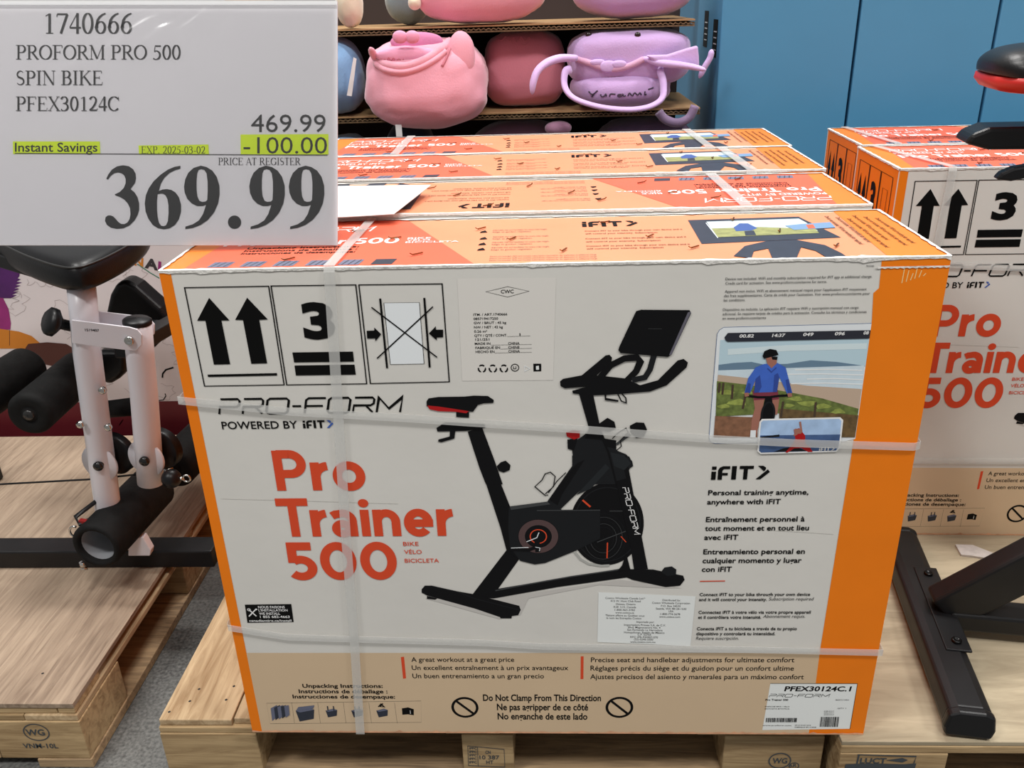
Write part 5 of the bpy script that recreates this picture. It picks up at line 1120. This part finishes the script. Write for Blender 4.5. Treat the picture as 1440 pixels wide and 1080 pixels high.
# ------------------------------------------------------------------ plush shelf display
XD = -.29; YS = 1.37; ZU, ZL, ZB = 1.268, 1.040, .80
ds = thing('shelf_display', 'brown corrugated cardboard shelf display full of pastel plush toys', 'display shelf')
for (z, x1) in ((ZU, .945), (ZL, .972), (ZB, .96)):
    m = MB(); m.box(XD, x1, YS, YS+.42, z, z+.004); sh = m.build('shelf', kraft, ds)
    m = MB(); nw = 260; vs_ = []; fs_ = []
    for i in range(nw+1):
        x = XD+(x1-XD)*i/nw; zz = z-.006+.0022*math.sin(i*2.2); vs_ += [(x, YS, zz-.0016), (x, YS, zz+.0016), (x, YS+.3, zz+.0016)]
    for i in range(nw): k = 3*i; fs_ += [(k, k+3, k+4, k+1), (k+1, k+4, k+5, k+2)]
    m.add(vs_, fs_); m.build('corrugation', kraft_d, sh)
    m = MB(); m.box(XD, x1, YS, YS+.42, z-.014, z-.010); m.build('lower_liner', kraft_d, sh)
m = MB(); m.box(XD-.02, .965, YS+.42, YS+.43, 0, 1.75); m.build('back_panel', mat('display_dark_back', rgb(60, 50, 48), .9), ds)
m = MB(); m.box(XD-.03, XD-.015, YS+.01, YS+.43, 0, 1.75); m.build('side_panel', kraft, ds)
m = MB(); m.box(XD, .96, YS+.04, YS+.05, 0, ZB-.015); m.build('front_panel', kraft, ds)

def plush_mat(name, c): return mat(name, c, .85, var=.05, vscale=14, bump=.12, bscale=220, sheen=.5)
pinkm = plush_mat('pink_plush', rgb(230, 164, 182, 1.0)); pinkd = plush_mat('deep_pink_plush', rgb(200, 120, 136, .95)); lil = plush_mat('lilac_plush', rgb(190, 158, 206, .98)); lild = plush_mat('light_lilac_plush', rgb(206, 176, 226, 1.0))
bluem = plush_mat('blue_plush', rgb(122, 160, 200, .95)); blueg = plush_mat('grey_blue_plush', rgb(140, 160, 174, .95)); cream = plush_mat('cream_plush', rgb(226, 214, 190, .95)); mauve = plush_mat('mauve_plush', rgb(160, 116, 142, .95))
dkp = mat('plush_eye', (.02, .01, .012, 1), .2); tagm = mat('white_cloth_tag', (.8, .8, .8, 1), .6)
from mathutils.bvhtree import BVHTree
def surf(mb, px, py, lift=.0):                 # point on a plush body under that spot of the photo
    t = BVHTree.FromPolygons([Vector(v) for v in mb.v], [list(f) for f in mb.f]); d = (FWD+RGT*((px-720)/FPX)+UPV*((540-py)/FPX)).normalized()
    loc = t.ray_cast(CAM, d)[0]
    return None if loc is None else loc-d*lift
GP = 'plush toys on the cardboard shelves'
def at(px, py, y): return hit(px, py, 'y', y)
def wid(n, y): return n/FPX*((y-CAM.y)/FWD.y*1.0)*.93   # photo pixels -> metres near that depth
# big pink one with a collar flap, hanging over the shelf edge
def smooth_pts(P, k=4):
    out = []
    for i in range(len(P)-1):
        p0 = P[max(0, i-1)]; p1 = P[i]; p2 = P[i+1]; p3 = P[min(len(P)-1, i+2)]
        for j in range(k):
            t = j/k; out.append(.5*((2*p1)+(p2-p0)*t+(2*p0-5*p1+4*p2-p3)*t*t+(3*p1-p0-3*p2+p3)*t**3))
    out.append(P[-1]); return out
def lie(mb, zfun, pts, lift, ydef): return [surf(mb, *zfun(*p_), lift) or at(*zfun(*p_), ydef) for p_ in pts]
pk = thing('plush_toy', 'round pink plush toy with an open hood flap bulging over the shelf edge', 'plush toy', (0, 0, 0), 0, GP)
zf = zm(470, 0, 5.1417)
c = at(598, 116, 1.32)
mbody = MB(); mbody.blob(c+Vector((0, .04, -.004)), (.168, .13, .116), 2.75, .045, 3, 64, 40, .035); mbody.v = [(x, y, min(max(z, ZL+.006+.5*max(0, .0)), ZU-.018) if y > YS-.012 else z) for x, y, z in mbody.v]; mbody.build('body', pinkm, pk)
rim = [(262, 345), (300, 420), (370, 462), (460, 478), (545, 470), (640, 438), (740, 382), (800, 330), (845, 280)]
P = smooth_pts(lie(mbody, zf, rim, .003, 1.235))
m = MB(); m.tube(P, [.003, .008]+[.0105]*(len(P)-4)+[.008, .003], 14, flat=.8); m.build('hood_rim', pinkm, pk)
m = MB(); m.tube(smooth_pts(lie(mbody, zf, [(x+4, y+38) for x, y in rim[1:-1]], -.002, 1.235)), .0125, 14, flat=.7); m.build('hood_fold', pinkm, pk)
soft = plush_mat('soft_pink_plush', rgb(228, 160, 190, 1.0)); q = surf(mbody, *zf(520, 395), -.006); q2 = surf(mbody, *zf(570, 320), -.004)
m = MB(); m.blob(q, (.082, .016, .020), 2.1, .03, 5, 32, 18); m.build('hood_lining', soft, pk)
m = MB(); m.blob(q2+Vector((.01, 0, .006)), (.070, .014, .024), 2.1, .02, 6, 32, 18); m.build('hood_lining', plush_mat('orchid_plush', rgb(206, 130, 172, 1.0)), pk)
m = MB()
for dx in (475, 565): m.blob((surf(mbody, *zf(dx, 268), .006) or at(*zf(dx, 268), 1.24)), (.0195, .012, .016), 2.1, .02, dx, 20, 12)
m.build('bow', plush_mat('rose_plush', rgb(228, 150, 180, 1.0)), pk)
m = MB(); m.blob(surf(mbody, *zf(920, 400), -.018), (.036, .024, .060), 2.1, .03, 9, 28, 16); m.build('ear', pinkm, pk)
m = MB(); m.tube(smooth_pts(lie(mbody, zf, ((850, 285), (835, 350), (815, 410), (780, 480)), .0, 1.25)), .004, 8); m.build('seam', pinkd, pk)
m = MB(); q = at(*zf(467, 955), 1.27); m.box(q.x-.008, q.x+.009, q.y, q.y+.001, q.z-.012, q.z+.020); m.build('cloth_tag', tagm, pk)
def scribble(parent, P_, w_, mt, name='embroidery'):
    m = MB(); m.tube(smooth_pts(P_, 5), w_, 6); return m.build(name, mt, parent)
pale_thread = mat('pink_thread', rgb(206, 128, 140, .9), .6)
mlin = MB(); mlin.blob(surf(mbody, *zf(520, 395), -.006), (.082, .016, .020), 2.1, .03, 5, 32, 18)
scribble(pk, lie(mlin, zf, ((365, 425), (380, 440), (395, 415), (410, 442), (428, 418), (445, 442), (465, 425), (490, 438), (500, 425)), .0005, 1.21), .0012, pale_thread)
# pink neighbour
LAST = [None]
def plain(label, px, py, y, r, mt, seed, e=2.6, name='plush_toy', group=GP, extras=()):
    t = thing(name, label, 'plush toy', (0, 0, 0), 0, group); c_ = at(px, py, y); zs = min((ZU, ZL, ZB), key=lambda z_: abs(c_.z-r[2]-z_)); c_.z = zs+.005+r[2]*1.02; m = MB(); m.blob(c_, r, e, .04, seed, 44, 26, .03); m.build('body', mt, t); LAST[0] = m
    for (nm_, px2, py2, y2, r2, mt2) in extras:
        m = MB(); m.blob(at(px2, py2, y2), r2, 2.1, .02, seed+2, 24, 14); m.build(nm_, mt2, t)
    return t, c_
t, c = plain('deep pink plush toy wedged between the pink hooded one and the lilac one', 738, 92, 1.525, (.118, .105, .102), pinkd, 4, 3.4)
zq = zm(680, 0, 5.1444)
scribble(t, lie(LAST[0], zq, ((95, 270), (130, 292), (160, 262), (190, 300), (215, 268), (240, 302), (270, 265), (300, 298), (330, 268), (335, 300), (300, 330), (280, 322)), .0005, 1.40), .0013, pale_thread)
# lilac one with ears, handles and lettering
lz = zm(730, 10, 4.8)
lt = thing('plush_toy', 'lilac plush toy bag with long ears and carrying loop leaning out of the shelf', 'plush toy', (0, 0, 0), 0, GP)
c = at(*lz(735, 245), 1.45); mh = MB(); mh.blob(Vector((c.x, c.y, ZL+.136)), (.170, .12, .076), 3.3, .03, 6, 52, 30); mh.build('head', lil, lt)
c = at(*lz(680, 540), 1.43); mb2 = MB(); mb2.blob(Vector((c.x, c.y, ZL+.057)), (.140, .12, .052), 2.5, .03, 8, 44, 24); mb2.build('body', lil, lt)
for px in (470, 800):
    q = surf(mh, *lz(px, 190), 0) or at(*lz(px, 190), 1.34); m = MB(); m.blob(q, (.0085, .006, .0085), 2, 0, 0, 18, 12); m.build('eye', dkp, lt)
rosy = plush_mat('rosy_lilac_plush', rgb(206, 160, 190, .98))
m = MB(); m.tube(smooth_pts(lie(mh, lz, ((380, 345), (480, 378), (600, 418), (730, 402), (840, 352)), .002, 1.33)), .0085, 12); m.build('muzzle_fold', rosy, lt)
m = MB()
for (px, py, rx, rz_) in ((530, 372, .020, .008), (602, 400, .022, .015), (675, 385, .020, .010)): m.blob(surf(mh, *lz(px, py), .006) or at(*lz(px, py), 1.32), (rx, .006, rz_), 2.3, .0, 2, 24, 14)
m.build('nose_patch', lild, lt)
def ear(pts, ys, rs, fl=.6):
    P_ = smooth_pts([at(*lz(*p_), y_) for p_, y_ in zip(pts, ys)], 4); R_s = []
    for i in range(len(P_)): f_ = i/(len(P_)-1)*(len(rs)-1); k_ = min(int(f_), len(rs)-2); R_s.append(rs[k_]+(rs[k_+1]-rs[k_])*(f_-k_))
    R_s[-1] *= .25; R_s[-2] *= .7; R_s[-3] *= .92
    m = MB(); m.tube(P_, R_s, 14, flat=fl); return m.build('ear', lild, lt)
ear(((385, 345), (280, 345), (190, 375), (125, 430), (95, 510), (88, 590)), (1.335, 1.315, 1.29, 1.27, 1.26, 1.26), (.012, .014, .014, .012, .011, .008), .75)
ear(((840, 345), (950, 375), (1080, 390), (1180, 405), (1262, 425)), (1.335, 1.31, 1.29, 1.28, 1.27), (.009, .014, .013, .011, .009), .7)
q = [at(*lz(*p_), 1.31) for p_ in ((850, 325), (1000, 320), (1140, 275), (1205, 258), (1212, 330), (1215, 400), (1100, 395), (930, 375))]
m = MB(); m.prism([(v.x, v.z) for v in q], (0, 1.302, 0), (1, 0, 0), (0, 0, 1), (0, 1, 0), .018); m.build('ear_flap', lild, lt, bevel=.006, seg=3)
hp = [at(*lz(*p_), y_) for p_, y_ in (((345, 420), 1.325), ((310, 440), 1.31), ((305, 520), 1.295), ((335, 585), 1.28), ((400, 630), 1.27), ((520, 668), 1.265), ((650, 688), 1.265), ((780, 690), 1.265), ((890, 668), 1.27), ((965, 615), 1.28), ((975, 520), 1.30), ((955, 440), 1.32), ((950, 420), 1.335))]
m = MB(); m.tube(smooth_pts(hp), .0115, 14, flat=.6, upv=(0, 1, 0)); m.build('carrying_loop', lild, lt)
# stitched name
thread = mat('dark_thread', (.05, .03, .06, 1), .6)
for pts in (((470, 580), (490, 600), (505, 596), (530, 575)), ((505, 598), (490, 618)), ((550, 600), (556, 614), (575, 612), (585, 598), (590, 614)), ((610, 616), (618, 598), (650, 600)), ((690, 600), (668, 604), (672, 616), (695, 610), (700, 598), (705, 612), (720, 608)), ((735, 612), (745, 592), (765, 610), (780, 590), (800, 606), (815, 590), (825, 606)), ((850, 580), (848, 602), (860, 600)), ((872, 568), (905, 556))):
    scribble(lt, lie(mb2, lz, [(x, y-12) for x, y in pts], .0008, 1.31), .0020, thread, 'stitched_letter')
# others
t, c = plain('blue plush toy with a paper swing tag at the left end of the shelf', 470, 108, 1.44, (.085, .11, .102), bluem, 12)
m = MB(); q = [at(*zf(*p_), 1.32) for p_ in ((140, 415), (162, 425), (128, 695), (92, 690))]; m.prism([(v.x, v.z) for v in q], (0, 1.318, 0), (1, 0, 0), (0, 0, 1), (0, 1, 0), .002); m.build('swing_tag', tagm, t)
plain('cream plush toy drooping over the edge of the upper shelf', 490, -6, 1.40, (.036, .06, .062), cream, 14, 2.1)
plain('grey-blue plush toy on the upper shelf beside the cream one', 572, -22, 1.56, (.066, .08, .095), blueg, 16, 2.4)
plain('wide pink plush toy lying on the upper shelf', 674, -26, 1.43, (.185, .11, .105), pinkm, 18, 2.6, extras=(('paw', 583, 4, 1.345, (.017, .03, .018), cream),))
plain('wide lilac plush toy lying on the upper shelf above the long-eared one', 890, -32, 1.45, (.170, .11, .098), lil, 20, 2.5)
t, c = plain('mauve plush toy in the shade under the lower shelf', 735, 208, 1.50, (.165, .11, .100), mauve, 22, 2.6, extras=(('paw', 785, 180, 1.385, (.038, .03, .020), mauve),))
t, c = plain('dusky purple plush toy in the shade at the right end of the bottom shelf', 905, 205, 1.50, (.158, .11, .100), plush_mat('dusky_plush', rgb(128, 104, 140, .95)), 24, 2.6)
Pq = smooth_pts([at(*lz(*p_), 1.37) for p_ in ((935, 700), (980, 750), (1060, 775), (1140, 740), (1180, 660))]); Pq = [p_+Vector((0, -.02, 0)) for p_ in Pq]; m = MB(); m.tube(Pq, .012, 12); m.build('carrying_loop', plush_mat('dusky_loop_plush', rgb(140, 118, 150, .95)), t)
plain('bright blue plush toy with stitched band at the left of the bottom shelf', 488, 215, 1.44, (.072, .09, .090), bluem, 26, 2.8)
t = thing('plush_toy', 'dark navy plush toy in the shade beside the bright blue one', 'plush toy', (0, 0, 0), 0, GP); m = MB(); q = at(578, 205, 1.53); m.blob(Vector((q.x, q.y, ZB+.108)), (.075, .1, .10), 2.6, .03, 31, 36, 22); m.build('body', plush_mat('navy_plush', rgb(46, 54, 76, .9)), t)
m = MB(); Pq = smooth_pts([at(*lz(*p_), 1.36) for p_ in ((1300, 285), (1290, 340), (1255, 400), (1215, 480))]); m.tube(Pq, [.002, .006]+[.008]*(len(Pq)-4)+[.006, .002], 12); m.build('trailing_ear', lild, lt)

# parent inverse not needed: every root without own transform sits at the origin
bpy.context.view_layer.update()
